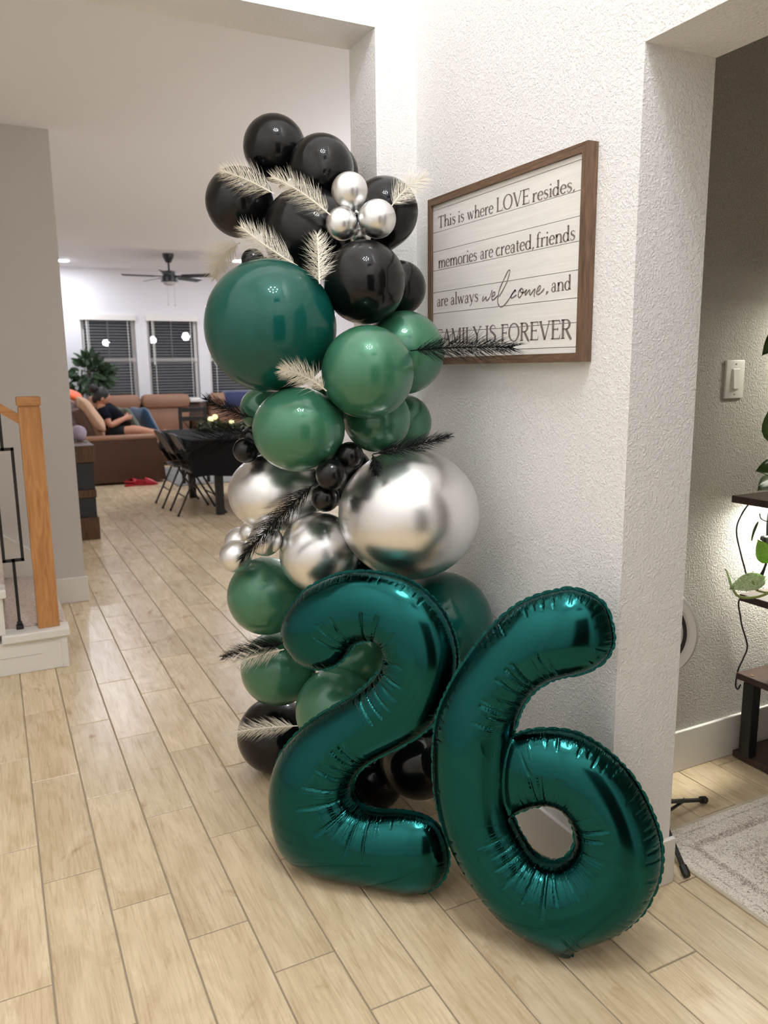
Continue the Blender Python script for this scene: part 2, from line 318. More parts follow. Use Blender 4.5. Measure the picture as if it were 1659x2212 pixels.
def tag(o, label, cat, group=None):
    o['label'] = label; o['category'] = cat
    if group: o['group'] = group
    return o
def link(name, me, parent, loc=(0, 0, 0), rot=(0, 0, 0), scale=(1, 1, 1), label=None):
    ob = bpy.data.objects.new(name, me); C.objects.link(ob); ob.parent = parent; ob.location = loc; ob.rotation_euler = rot; ob.scale = scale
    if label: ob['label'] = label
    return ob
def dup(root, loc, rotz, label, group=None):
    r = root.copy(); C.objects.link(r); r.location = loc; r.rotation_euler = (0, 0, rotz); r['label'] = label
    if group: r['group'] = group
    for ch in list(root.children):
        c = ch.copy(); C.objects.link(c); c.parent = r
        for g in ch.children:
            d = g.copy(); C.objects.link(d); d.parent = c
    return r
def struct(name, mb, m, parent=None, smooth=False):
    o = mb.build(name, m, parent, smooth=smooth)
    if not parent: o['kind'] = 'structure'
    return o
def catmull(pts, n=6, closed=False):
    P = [Vector(p) for p in pts]; out = []; k = len(P); rng = range(k if closed else k-1)
    for i in rng:
        p0, p1, p2, p3 = (P[(i-1) % k], P[i], P[(i+1) % k], P[(i+2) % k]) if closed else (P[max(i-1, 0)], P[i], P[i+1], P[min(i+2, k-1)])
        for j in range(n):
            t = j/n; out.append(0.5*((2*p1)+(p2-p0)*t+(2*p0-5*p1+4*p2-p3)*t*t+(3*p1-p0-3*p2+p3)*t**3))
    if not closed: out.append(P[-1])
    return out

# ================================================================== the setting
XW, XB = 1.335, 1.55            # sign wall: face towards the foyer / towards the plant room
YE = 1.393                      # its near end (jamb of the right-hand opening)
YO, YOB = 2.413, 2.612          # wall with the wide opening to the hall
fl = struct('floor', MB().box(-2.0, -1.4, -0.10, 6.0, 13.4, -0.0025), MT['grout'])
# planks: 0.156 x 0.607 m, joints along Y, thirds offset
TW, TL, G = 0.1562, 0.607, 0.0042
def tile_mb(x0, y0, x1, y1):
    mb = MB(); c = 0.0016
    vs = [(x0, y0, -.006), (x1, y0, -.006), (x1, y1, -.006), (x0, y1, -.006), (x0, y0, -c), (x1, y0, -c), (x1, y1, -c), (x0, y1, -c), (x0+c, y0+c, 0), (x1-c, y0+c, 0), (x1-c, y1-c, 0), (x0+c, y1-c, 0)]
    fs = [(8, 9, 10, 11)] + [(i, (i+1) % 4, 4+(i+1) % 4, 4+i) for i in range(4)] + [(4+i, 4+(i+1) % 4, 8+(i+1) % 4, 8+i) for i in range(4)]
    return mb.add(vs, fs)
one = tile_mb(0, 0, TW-G, TL-G).mesh('tile', MT['tile'])
def in_view(x, y):
    d = Vector((x, y, 0))-EYE; z = d.dot(FWD)
    if z < 0.3: return None
    u, v = 829.5+1689*d.dot(RIGHT)/z, 1106-1689*d.dot(UP)/z
    return (u, v) if -40 < u < 1700 and v < 2260 else None
spots = []
for k in range(-12, 38):
    x = 0.0085+k*TW
    y = 2.786-k*TL/3; y -= TL*math.floor((y+1.2)/TL)+0.0
    y -= TL
    while y < 13.2:
        spots.append((x, y)); y += TL
near = []; far = []
for x, y in spots:
    xc, yc = x+TW/2, y+TL/2
    vis = any(in_view(a, b) for a in (x, x+TW) for b in (y, y+TL))
    hid = (xc > XW+0.1 and yc > 1.95) and xc > 0.455*yc+0.35      # behind the sign wall
    if xc > 1.2 and yc > 2.7 and xc > 0.47*yc: hid = True
    if xc < 0.3 and yc > 5.2: hid = True
    (near if vis and not hid and yc < 9.6 else far).append((x, y))
near.sort(key=lambda p: p[0]**2+p[1]**2)
far += near[298:]; near = near[:298]
for x, y in near: link('tile', one, fl, (x+G/2, y+G/2, 0))
mb = MB()
for x, y in far:
    if -1.9 < x and x+TW < 5.95 and -1.35 < y and y+TL < 13.35: t = tile_mb(x+G/2, y+G/2, x+TW-G/2, y+TL-G/2); mb.add(t.v, t.f)
mb.build('distant_tiles', MT['tile'], fl, kind='stuff')

FC = 5.4                        # foyer ceiling
struct('wall_right', MB().box(XW, YE, 0, XB, YO, FC).box(XW, 0.15, 2.087, XB, YE, FC).box(XW, -1.2, 0, XB, 0.15, FC), MT['wall'])
struct('wall_back', MB().box(1.187, YO, 0, XB, YOB, FC).box(-1.9, YO, 2.454, 1.187, YOB, FC), MT['wall'])
struct('wall_front', MB().box(-1.9, -1.4, 0, -0.10, -1.2, FC).box(1.06, -1.4, 0, XB, -1.2, FC).box(-0.10, -1.4, 2.46, 1.06, -1.2, 4.05).box(-0.10, -1.4, 4.95, 1.06, -1.2, FC).box(-0.10, -1.4, 4.05, 0.06, -1.2, 4.95).box(0.90, -1.4, 4.05, 1.06, -1.2, 4.95), MT['foyerwall'])
struct('wall_left', MB().box(-2.0, -1.2, 0, -1.8, 5.03, FC), MT['foyerwall'])
struct('ceiling', MB().box(-2.0, -1.4, FC, XB+.1, YOB, FC+.1), MT['foyerwall'])
struct('ceiling_hall', MB().box(-2.0, YOB, 2.738, 6.0, 9.25, 3.05), MT['ceil'])
struct('ceiling_living', MB().box(0.2, 9.25, 2.975, 6.0, 13.4, 3.05), MT['ceil'])
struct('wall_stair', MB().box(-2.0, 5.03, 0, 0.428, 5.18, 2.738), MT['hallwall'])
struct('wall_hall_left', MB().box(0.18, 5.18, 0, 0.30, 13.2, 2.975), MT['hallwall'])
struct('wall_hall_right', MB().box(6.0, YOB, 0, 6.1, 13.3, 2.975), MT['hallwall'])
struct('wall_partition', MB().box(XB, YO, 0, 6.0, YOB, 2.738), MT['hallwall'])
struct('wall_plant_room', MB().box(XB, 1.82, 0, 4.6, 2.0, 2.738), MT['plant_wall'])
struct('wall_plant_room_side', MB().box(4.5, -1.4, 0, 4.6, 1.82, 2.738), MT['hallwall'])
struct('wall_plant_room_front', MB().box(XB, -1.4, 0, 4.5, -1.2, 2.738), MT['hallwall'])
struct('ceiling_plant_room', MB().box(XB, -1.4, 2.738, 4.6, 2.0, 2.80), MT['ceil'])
# front door and the dark transom above it (seen as reflections in the balloons)
d = struct('door_1', MB().rbox(-0.08, -1.30, 0.01, 1.04, -1.24, 2.44, .004), MT['dark_door'])
MB().tube([(0.96, -1.22, 0.95), (0.96, -1.19, 0.95), (0.86, -1.19, 0.95)], .011).build('door_handle', MT['brass'], d)
t = struct('window_4', MB().box(0.06, -1.36, 4.05, 0.90, -1.32, 4.09).box(0.06, -1.36, 4.91, 0.90, -1.32, 4.95).box(0.06, -1.36, 4.09, 0.10, -1.32, 4.91).box(0.86, -1.36, 4.09, 0.90, -1.32, 4.91), MT['trim'])
MB().box(0.10, -1.345, 4.09, 0.86, -1.339, 4.91).build('pane', MT['glass'], t)
# baseboards
def bboard(name, x0, y0, x1, y1, h):
    return struct(name, MB().rbox(x0, y0, 0.0005, x1, y1, h, .0025), MT['trim'])
bboard('baseboard_right', XW-.013, YE-.013, XW, YO, .135)
bboard('baseboard_jamb', XW, YE-.013, XB+.013, YE, .135)
bboard('baseboard_back', 1.187, YO-.013, XW-.013, YO, .135)
bboard('baseboard_plant_room', XB+.013, 1.807, 4.5, 1.82, .150)
bboard('baseboard_opening', 1.174, YO-.013, 1.187, YOB, .135)
bboard('baseboard_left', 0.25, 5.017, 0.441, 5.03, .157)
bboard('baseboard_living', 0.3, 13.187, 6.0, 13.2, .14)

# window wall of the living room: three windows with raised-slat blinds
WX = [(1.357, 2.174), (2.352, 3.166), (3.345, 4.160)]; WZ0, WZ1 = 0.60, 2.255
mb = MB(); xs = [0.2] + [v for p in WX for v in p] + [6.0]
for i in range(0, len(xs), 2): mb.box(xs[i], 13.2, 0, xs[i+1], 13.35, 2.975)
for a, b in WX: mb.box(a, 13.2, 0, b, 13.35, WZ0).box(a, 13.2, WZ1, b, 13.35, 2.975)
struct('wall_far', mb, MT['wall_far'])
slat = MB().rbox(0, -.022, -.0012, 0.70, .022, .0012, .0006).mesh('slat', MT['slat'])
for i, (a, b) in enumerate(WX):
    wn = bpy.data.objects.new('window_%d' % (i+1), None); C.objects.link(wn); wn.location = (a, 13.2, WZ0); wn['kind'] = 'structure'
    fr = MB().box(a, 13.29, WZ0, a+.05, 13.34, WZ1).box(b-.05, 13.29, WZ0, b, 13.34, WZ1).box(a, 13.29, WZ1-.05, b, 13.34, WZ1).box(a, 13.29, WZ0, b, 13.34, WZ0+.05)
    fr.build('window_frame', MT['trim'], wn)
    MB().rbox(a+.002, 13.262, 1.545, b-.002, 13.345, 1.605, .004).build('meeting_rail', MT['trim'], wn)
    MB().box((a+b)/2-.008, 13.305, 1.605, (a+b)/2+.008, 13.33, WZ1-.05).build('muntin', MT['slat'], wn)
    MB().box(a+.05, 13.318, WZ0+.05, b-.05, 13.324, 1.545).box(a+.05, 13.318, 1.605, b-.05, 13.324, WZ1-.05).build('pane', MT['glass'], wn)
    MB().rbox(a-.012, 13.165, WZ1-.065, b+.012, 13.20, WZ1+.025, .005).build('valance', MT['trim'], wn)
    z = WZ1-.09
    while z > 0.72:
        s_ = link('slat', slat, wn, (0.052, 0.035, z-WZ0), (math.radians(12), 0, 0), ((b-a-.104)/0.70, 1, 1)); z -= 0.046
    for q in (.14, .86):
        MB().box(a+(b-a)*q-.004, 13.206, .70, a+(b-a)*q+.004, 13.209, WZ1-.07).build('ladder_tape', MT['trim'], wn)
    MB().tube([(a+.085, 13.19, WZ1-.07), (a+.09, 13.19, 1.50)], .010, 6).build('tilt_wand', MT['white'], wn)
    MB().rbox(a-.03, 13.17, WZ0-.03, b+.03, 13.205, WZ0, .004).build('window_sill', MT['trim'], wn)

# ------------------------------------------------------------------ lamps
ch = thing('chandelier', 'brass ring chandelier with eight glowing round bulbs hung high in the foyer', 'chandelier', (0.5, 0.62, 4.0))
MB().tube([(0.5+.30*math.cos(a*PI/16), .62+.30*math.sin(a*PI/16), 4.06) for a in range(33)], .010, 6).build('ring', MT['brass'], ch, smooth=True)
MB().tube([(0.5, .62, 4.07), (0.5, .62, FC-.02)], .007, 6).lathe((0.5, .62, FC-.03), [(.06, 0), (.07, .03)], 16).build('rod', MT['brass'], ch)
for k in range(4): MB().tube([(0.5, .62, 4.07), (0.5+.30*math.cos(k*PI/2), .62+.30*math.sin(k*PI/2), 4.06)], .006, 6).build('arm', MT['brass'], ch)
for k in range(8):
    a = 2*PI*k/7; x, y = (0.5+.30*math.cos(a), .62+.30*math.sin(a)) if k < 7 else (0.5, .62)
    MB().sq((x, y, 4.0), (.030, .030, .030), 1.0, n=16, k=10).build('bulb', MT['sphere'], ch, smooth='all')
def can_light(x, y, z, m, label):
    o = thing('ceiling_light', label, 'ceiling light', (x, y, z), 'recessed ceiling lights')
    MB().lathe((x, y, z), [(.095, 0), (.095, -.006), (.072, -.008)], 24).build('trim_ring', MT['white'], o)
    MB().lathe((x, y, z), [(.070, -.0085), (.068, -.011)], 24).build('lens', m, o)
for x, y, l in ((1.12, 12.47, 'round recessed ceiling light glowing beside the far left wall'), (3.43, 11.60, 'round recessed ceiling light glowing above the pale drooping plume'), (3.43, 9.9, 'recessed light in living room ceiling, nearer one on the right'), (1.12, 10.0, 'recessed light in living room ceiling, nearer one on the left'), (5.2, 11.6, 'recessed light in the living room ceiling far right')):
    can_light(x, y, 2.975, MT['can'], l)
for x, y, z, l in ((2.90, 4.3, 2.16, 'white globe pendant lamp added unseen behind the balloon column, nearest of three'), (3.75, 6.3, 2.16, 'white globe pendant lamp, added unseen, middle of three right of the hall'), (4.1, 8.4, 2.16, 'white globe pendant lamp, added unseen, farthest of three right of the hall')):
    pn = thing('fill_lamp', l, 'lamp', (x, y, 2.738), 'globe pendant lamps')  # added out of view: brightens the hall ceiling, reflects in the windows
    MB().lathe((x, y, 2.71), [(.03, 0), (.06, .012), (.06, .027)], 20).build('canopy', MT['fan'], pn, smooth=True)
    MB().tube([(x, y, 2.715), (x, y, z+.085)], .004, 6).lathe((x, y, z+.075), [(.03, 0), (.03, .03), (.01, .04)], 14).build('cord', MT['fan'], pn)
    MB().sq((x, y, z), (.085, .085, .085), 1.0, n=20, k=12).build('globe', MT['fill'], pn, smooth='all')

# ================================================================== number balloons
TWO = [(-0.236,0.676),(-0.229,0.713),(-0.206,0.752),(-0.166,0.798),(-0.116,0.830),(-0.061,0.854),(-0.008,0.865),(0.046,0.867),(0.103,0.862),(0.155,0.845),(0.201,0.813),(0.237,0.773),(0.262,0.722),(0.274,0.670),(0.271,0.612),(0.256,0.555),(0.234,0.513),(0.208,0.474),(0.165,0.434),(0.114,0.397),(0.062,0.363),(0.024,0.333),(0.000,0.305),(-0.013,0.276),(-0.013,0.247),(0.002,0.223),(0.032,0.211),(0.076,0.212),(0.134,0.222),(0.186,0.222),(0.223,0.210),(0.245,0.187),(0.260,0.149),(0.266,0.109),(0.257,0.069),(0.233,0.034),(0.197,0.008),(0.156,-0.002),(0.097,-0.003),(0.026,-0.005),(-0.041,-0.011),(-0.104,-0.009),(-0.163,-0.002),(-0.207,0.018),(-0.238,0.051),(-0.255,0.103),(-0.266,0.167),(-0.266,0.228),(-0.254,0.280),(-0.231,0.331),(-0.190,0.383),(-0.145,0.428),(-0.089,0.471),(-0.034,0.509),(0.012,0.546),(0.046,0.584),(0.067,0.619),(0.073,0.650),(0.063,0.672),(0.042,0.681),(0.012,0.678),(-0.017,0.662),(-0.039,0.631),(-0.068,0.603),(-0.107,0.585),(-0.147,0.584),(-0.181,0.592),(-0.210,0.620),(-0.230,0.647)]
SIX = [(-0.008,-0.005),(-0.048,0.009),(-0.092,0.021),(-0.137,0.041),(-0.174,0.069),(-0.215,0.109),(-0.251,0.155),(-0.281,0.202),(-0.306,0.253),(-0.324,0.306),(-0.335,0.360),(-0.340,0.420),(-0.340,0.475),(-0.336,0.527),(-0.323,0.574),(-0.306,0.615),(-0.285,0.657),(-0.259,0.700),(-0.234,0.739),(-0.204,0.778),(-0.170,0.814),(-0.136,0.842),(-0.094,0.864),(-0.060,0.876),(-0.027,0.885),(0.006,0.882),(0.034,0.871),(0.055,0.856),(0.068,0.834),(0.077,0.805),(0.082,0.776),(0.078,0.750),(0.063,0.723),(0.039,0.702),(0.007,0.686),(-0.034,0.672),(-0.068,0.655),(-0.097,0.629),(-0.117,0.599),(-0.130,0.566),(-0.137,0.540),(-0.141,0.515),(-0.114,0.528),(-0.080,0.538),(-0.037,0.544),(0.005,0.542),(0.039,0.531),(0.073,0.513),(0.102,0.492),(0.132,0.464),(0.158,0.430),(0.179,0.393),(0.197,0.354),(0.209,0.313),(0.213,0.271),(0.209,0.228),(0.197,0.187),(0.179,0.144),(0.153,0.108),(0.118,0.074),(0.078,0.047),(0.037,0.022),(0.022,0.007),(0.019,-0.005),(0.003,-0.010)]
HOLE = [(-0.135,0.318),(-0.123,0.328),(-0.104,0.339),(-0.080,0.350),(-0.046,0.359),(-0.016,0.351),(0.004,0.328),(0.015,0.299),(0.015,0.270),(0.001,0.242),(-0.019,0.224),(-0.040,0.218),(-0.062,0.223),(-0.084,0.236),(-0.102,0.259),(-0.119,0.285),(-0.129,0.304)]
VALLEY = [(-0.141,0.515),(-0.147,0.490),(-0.152,0.462),(-0.154,0.426),(-0.153,0.390),(-0.149,0.359),(-0.138,0.327)]

def resample(poly, step):
    P = [Vector(p) for p in poly]; n = len(P); d = [0]
    for i in range(n): d.append(d[-1]+(P[(i+1) % n]-P[i]).length)
    k = max(8, int(d[-1]/step)); out = []; j = 0
    for i in range(k):
        s = d[-1]*i/k
        while d[j+1] < s: j += 1
        t = (s-d[j])/max(1e-9, d[j+1]-d[j]); out.append(P[j].lerp(P[(j+1) % n], t))
    return np.array([(p.x, p.y) for p in out])
def smooth_loop(pts): return resample([(p.x, p.y) for p in [Vector((v.x, v.y)) for v in catmull([(a, b, 0) for a, b in pts], 6, True)]], 0.0042)
def inside(pt, loops):
    c = np.zeros(len(pt), bool)
    for lp in loops:
        x1, y1 = lp[:, 0], lp[:, 1]; x2, y2 = np.roll(x1, -1), np.roll(y1, -1)
        for a, b, c_, d_ in zip(x1, y1, x2, y2):
            m = ((b > pt[:, 1]) != (d_ > pt[:, 1])); 
            if m.any():
                xi = (c_-a)*(pt[:, 1]-b)/((d_-b) if d_ != b else 1e-12)+a; c ^= (m & (pt[:, 0] < xi))
    return c
def foil_number(name, label, org, u, v, outer, holes, valley, seed, flat=0.82, pk=1.0):
    rs = np.random.RandomState(seed)
    loops = [smooth_loop(outer)] + [smooth_loop(h) for h in holes]
    for i, lp in enumerate(loops):                       # outer counter-clockwise, holes clockwise
        ar = 0.5*np.sum(lp[:, 0]*np.roll(lp[:, 1], -1)-np.roll(lp[:, 0], -1)*lp[:, 1])
        if (ar > 0) != (i == 0): loops[i] = lp[::-1].copy()
    B = np.vstack(loops); nb = len(B)
    S = []; K = []; NRM = []; off = 0.0
    for lp in loops:
        e = np.roll(lp, -1, 0)-lp; ln = np.linalg.norm(e, axis=1); S.append(off+np.concatenate([[0], np.cumsum(ln)[:-1]])); off += ln.sum()+10
        t = np.roll(lp, -4, 0)-np.roll(lp, 4, 0); th = np.unwrap(np.arctan2(t[:, 1], t[:, 0])); k = np.roll(th, -5)-np.roll(th, 5)
        k = (k+PI) % (2*PI)-PI; k /= (10*0.0042); K.append(np.convolve(np.concatenate([k[-6:], k, k[:6]]), np.ones(13)/13, 'valid'))
        tt = t/np.linalg.norm(t, axis=1)[:, None]; NRM.append(np.stack([-tt[:, 1], tt[:, 0]], 1))
    S = np.concatenate(S); K = np.concatenate(K); NRM = np.vstack(NRM)
    rings = [B+NRM*d for d in (0.0012, 0.0032, 0.0060)]
    st = 0.0028; lo = B.min(0); hi = B.max(0)
    gx, gy = np.meshgrid(np.arange(lo[0], hi[0], st), np.arange(lo[1], hi[1], st*0.866)); gx[1::2] += st/2
    g = np.stack([gx.ravel(), gy.ravel()], 1); g = g[inside(g, loops)]
    def nearest(p):
        d = np.empty(len(p)); ix = np.empty(len(p), int)
        for i in range(0, len(p), 4000):
            q = ((p[i:i+4000, None]-B[None])**2).sum(2); ix[i:i+4000] = q.argmin(1); d[i:i+4000] = np.sqrt(q.min(1))
        return d, ix
    dg, _ = nearest(g); g = g[dg > 0.0082]
    R = np.vstack(rings); dr, _ = nearest(R); tgt = np.repeat([0.0012, 0.0032, 0.0060], nb); R = R[(dr > tgt*0.8) & inside(R, loops)]
    P = np.vstack([B, R, g]); edges = []; o = 0
    for lp in loops: n = len(lp); edges += [(o+i, o+(i+1) % n) for i in range(n)]; o += n
    res = delaunay_2d_cdt([Vector(p) for p in P], edges, [], 0, 1e-7)
    V = np.array([tuple(p) for p in res[0]]); T = np.array([f for f in res[2] if len(f) == 3])
    T = T[inside(V[T].mean(1), loops)]
    used = np.unique(T); mp = -np.ones(len(V), int); mp[used] = np.arange(len(used)); V = V[used]; T = mp[T]
    d, ix = nearest(V); bnd = d < 1e-6
    # pillow shape: Poisson height, square-rooted so that the section is round
    a, b, c = V[T[:, 0]], V[T[:, 1]], V[T[:, 2]]
    ar = np.abs((b[:, 0]-a[:, 0])*(c[:, 1]-a[:, 1])-(c[:, 0]-a[:, 0])*(b[:, 1]-a[:, 1]))/2+1e-12
    I = []; J = []; Wt = []
    for i, j, k in ((0, 1, 2), (1, 2, 0), (2, 0, 1)):
        e1 = V[T[:, i]]-V[T[:, k]]; e2 = V[T[:, j]]-V[T[:, k]]; ct = np.clip((e1*e2).sum(1)/(4*ar), 0.02, 4)
        I += [T[:, i], T[:, j]]; J += [T[:, j], T[:, i]]; Wt += [ct, ct]
    I = np.concatenate(I); J = np.concatenate(J); Wt = np.concatenate(Wt); n = len(V)
    diag = np.bincount(I, Wt, n); rhs = np.bincount(T.ravel(), np.repeat(ar/3, 3), n)
    fix = bnd.copy(); val = np.zeros(n)
    if valley is not None:
        vp = np.array([(p.x, p.y) for p in catmull([(x, y, 0) for x, y in valley], 12)]); L_ = len(vp)
        dv = np.sqrt(((V[:, None]-vp[None])**2).sum(2)); iv = dv.argmin(1); dv = dv.min(1)
        fx = (dv < 0.0032) & ~bnd; fix |= fx; val[fx] = 0.5*(0.030+0.02*np.sin(PI*iv[fx]/L_))**2
    x = val.copy(); free = ~fix
    A = lambda q: (diag*q-np.bincount(I, Wt*q[J], n))
    r = np.where(free, rhs-A(x), 0); z = r/diag; p = z.copy(); rz = r @ z
    for it in range(420):
        q = np.where(free, A(p), 0); al = rz/(p @ q); x += al*p; r -= al*q
        if np.abs(r).max() < 1e-10: break
        z = np.where(free, r/diag, 0); rn = r @ z; p = z+rn/rz*p; rz = rn
    h = flat*np.sqrt(np.maximum(2*x, 0))
    # creases running in from the seam: long on the inner bends, short puckers elsewhere
    crease = np.zeros(n); sv = S[ix]; rimw = np.zeros(nb); off = 0
    ml = np.where(K[ix] < -2.5, 0.080, 0.018*pk)
    for lp in loops:
        s0 = S[off]; s1 = s0+len(lp)*0.0042; s = s0+rs.uniform(.01, .03)
        while s < s1-.01:
            bi = off+int((s-s0)/0.0042) % len(lp); k = K[bi]
            if k < -2.5: ln_, dep, wd, gap = rs.uniform(.06, .135), rs.uniform(.09, .24), rs.uniform(.0013, .0022), rs.uniform(.010, .028)
            elif k < 1.5: ln_, dep, wd, gap = rs.uniform(.015, .035), rs.uniform(.04, .10), .002, rs.uniform(.03, .07)
            else: ln_, dep, wd, gap = rs.uniform(.016, .034)*pk, rs.uniform(.10, .20)*pk, rs.uniform(.0020, .0030), rs.uniform(.018, .034)
            m = (np.abs(sv-s) < 4*wd+.002) & (d < ln_)
            q = np.zeros(n); spread = wd*(1+0.0*d); q[m] = dep*np.exp(-((sv[m]-s)/spread[m])**2)*(1-d[m]/ln_)**0.7*np.minimum(1, d[m]/.004+.35)
            crease = np.maximum(crease, q); rimw = np.maximum(rimw, np.exp(-((S-s)/.004)**2)); s += gap
        off += len(lp)
    if valley is not None: crease *= np.clip((dv-.025)/.03, 0, 1)
    h *= 1-crease
    mask = np.clip(1-d/ml, 0, 1)*np.clip(d/.004, 0, 1)
    if valley is not None: mask *= np.clip((dv-.02)/.03, 0, 1)
    org = Vector(org); u = Vector(u).normalized(); v = Vector(v).normalized(); nn = u.cross(v)
    U = np.array(u); Vv = np.array(v); Nn = np.array(nn)
    front = V[:, :1]*U+V[:, 1:]*Vv+h[:, None]*Nn; back = V[:, :1]*U+V[:, 1:]*Vv-h[:, None]*Nn
    bi = np.where(bnd)[0]; mpb = np.arange(n)+n; mpb[bi] = bi
    keep = np.where(~bnd)[0]; mp2 = np.zeros(n, int); mp2[bi] = bi; mp2[keep] = n+np.arange(len(keep))
    verts = np.vstack([front, back[keep]]); faces = np.vstack([T, mp2[T][:, ::-1]])
    # orient front faces towards the viewer side (+normal)
    tri = verts[T]; nz = np.cross(tri[:, 1]-tri[:, 0], tri[:, 2]-tri[:, 0]) @ Nn; flip = nz < 0
    f1 = T.copy(); f1[flip] = f1[flip][:, ::-1]; f2 = mp2[T]; f2[~flip] = f2[~flip][:, ::-1]
    fold_s = np.concatenate([sv, sv[keep]]); fold_m = np.concatenate([mask, mask[keep]])
    # seam flange: thin ruffled fin outside the boundary
    o = 0; ev = []; ef = []; base = len(verts)
    for lp in loops:
        m = len(lp); w_ = 0.0065*(1-.45*rimw[o:o+m]); ph = 0.0012*np.sin(S[o:o+m]*520)
        p0 = B[o:o+m]+NRM[o:o+m]*0.0006; p1 = B[o:o+m]-NRM[o:o+m]*w_[:, None]
        for i in range(m): ev.append(p0[i, 0]*U+p0[i, 1]*Vv); 
        for i in range(m): ev.append(p1[i, 0]*U+p1[i, 1]*Vv+ph[i]*Nn)
        q = base+len(ev)-2*m
        ef += [(q+i, q+(i+1) % m, q+m+(i+1) % m, q+m+i) for i in range(m)]; o += m
    verts = np.vstack([verts, np.array(ev)])
    me = bpy.data.meshes.new(name); me.from_pydata(verts.tolist(), [], f1.tolist()+f2.tolist()+ef)
    me.polygons.foreach_set('use_smooth', [True]*len(me.polygons))
    for nm, dat in (('fold_s', np.concatenate([fold_s, np.zeros(len(ev))])), ('fold_m', np.concatenate([fold_m, np.zeros(len(ev))]))):
        at = me.attributes.new(nm, 'FLOAT', 'POINT'); at.data.foreach_set('value', dat.astype(np.float32))
    me.materials.append(MT['foil'])
    ob = bpy.data.objects.new(name, me); C.objects.link(ob); ob.location = org
    return tag(ob, label, 'number balloon')
TO, TU, TV = (0.7904, 1.7931, 0.004), Vector((0.6718, -0.7407, 0)), Vector((0.0646, 0.0586, 0.9962))
SO, SU, SV = (1.1186, 1.3054, 0.004), Vector((0.7021, -0.7121, 0)), Vector((0.0991, 0.0977, 0.9903))
two = foil_number('number_balloon', 'metallic teal foil balloon shaped as the digit 2, standing on the floor', TO, TU, TV, TWO, [], None, 3, pk=0.75)
six = foil_number('number_balloon', 'metallic teal foil balloon shaped as the digit 6, leaning towards the white wall', SO, SU, SV, SIX, [HOLE], VALLEY, 5, pk=1.15)
for a, b in ((-0.167, 0.004), (0.167, 0.000), (-0.011, -0.004)):
    p = Vector(TO)+TU*a+TV*b
    MB().add([p-TU*.011-TV*.0, p+TU*.011, p+TU*.007-TV*.007, p-TU*.007-TV*.007, p-TU*.011+TU.cross(TV)*.002, p+TU*.011+TU.cross(TV)*.002, p+TU*.007-TV*.007+TU.cross(TV)*.002, p-TU*.007-TV*.007+TU.cross(TV)*.002], [(0, 1, 2, 3), (4, 5, 6, 7), (0, 1, 5, 4), (1, 2, 6, 5), (2, 3, 7, 6), (3, 0, 4, 7)]).build('valve_tab', MT['knot_dark'], two)

p = Vector(SO)
MB().add([p+SU*a+SV*b+SU.cross(SV)*c for c in (-.0025, .0025) for a, b in ((-.022, .006), (.022, .012), (.017, -.006), (.012, -.012), (-.006, -.010))], [(0, 1, 2, 3, 4), (9, 8, 7, 6, 5)]+[(i, (i+1) % 5, 5+(i+1) % 5, 5+i) for i in range(5)]).build('inflation_tail', MT['foil'], six)

# ================================================================== latex balloons
def make_balloon(c, r, dirv, m, label, group, stretch=0.10, squash=(1, 1)):
    """teardrop of latex with its knotted neck pointing along dirv"""
    z = Vector(dirv).normalized(); x = z.orthogonal().normalized(); y = z.cross(x); rot = Matrix((x, y, z)).transposed()
    mb = MB(); n, k = 48, 32; vs = []; fs = []
    for i in range(k+1):
        th = PI*i/k; f = 1+stretch*math.exp(-(th/.42)**2)+0.28*stretch*math.exp(-(th/.95)**2)
        for j in range(n):
            a = 2*PI*j/n; p = Vector((math.sin(th)*math.cos(a)*(1-.04*stretch*math.cos(th)), math.sin(th)*math.sin(a), math.cos(th)*f))*r
            q = rot @ p; q.z *= squash[1]; q.x *= squash[0]; q.y *= squash[0]; vs.append(Vector(c)+q)
    for i in range(k):
        for j in range(n): fs.append((i*n+j, i*n+(j+1) % n, (i+1)*n+(j+1) % n, (i+1)*n+j))
    mb.add(vs, fs)
    o = mb.build('balloon', m, None, c, smooth='all'); tag(o, label, 'balloon', group)
    tip = r*(1+1.25*stretch); kr = .0075 if r > .06 else .005
    MB().lathe(Vector(c)+z*(tip-.004), [(kr*.7, 0), (kr, kr*.6), (kr*.55, kr*1.2), (kr*1.25, kr*2.0), (kr*1.5, kr*2.5)], 12, rot).build('knot', m, o, smooth=True)
    return o
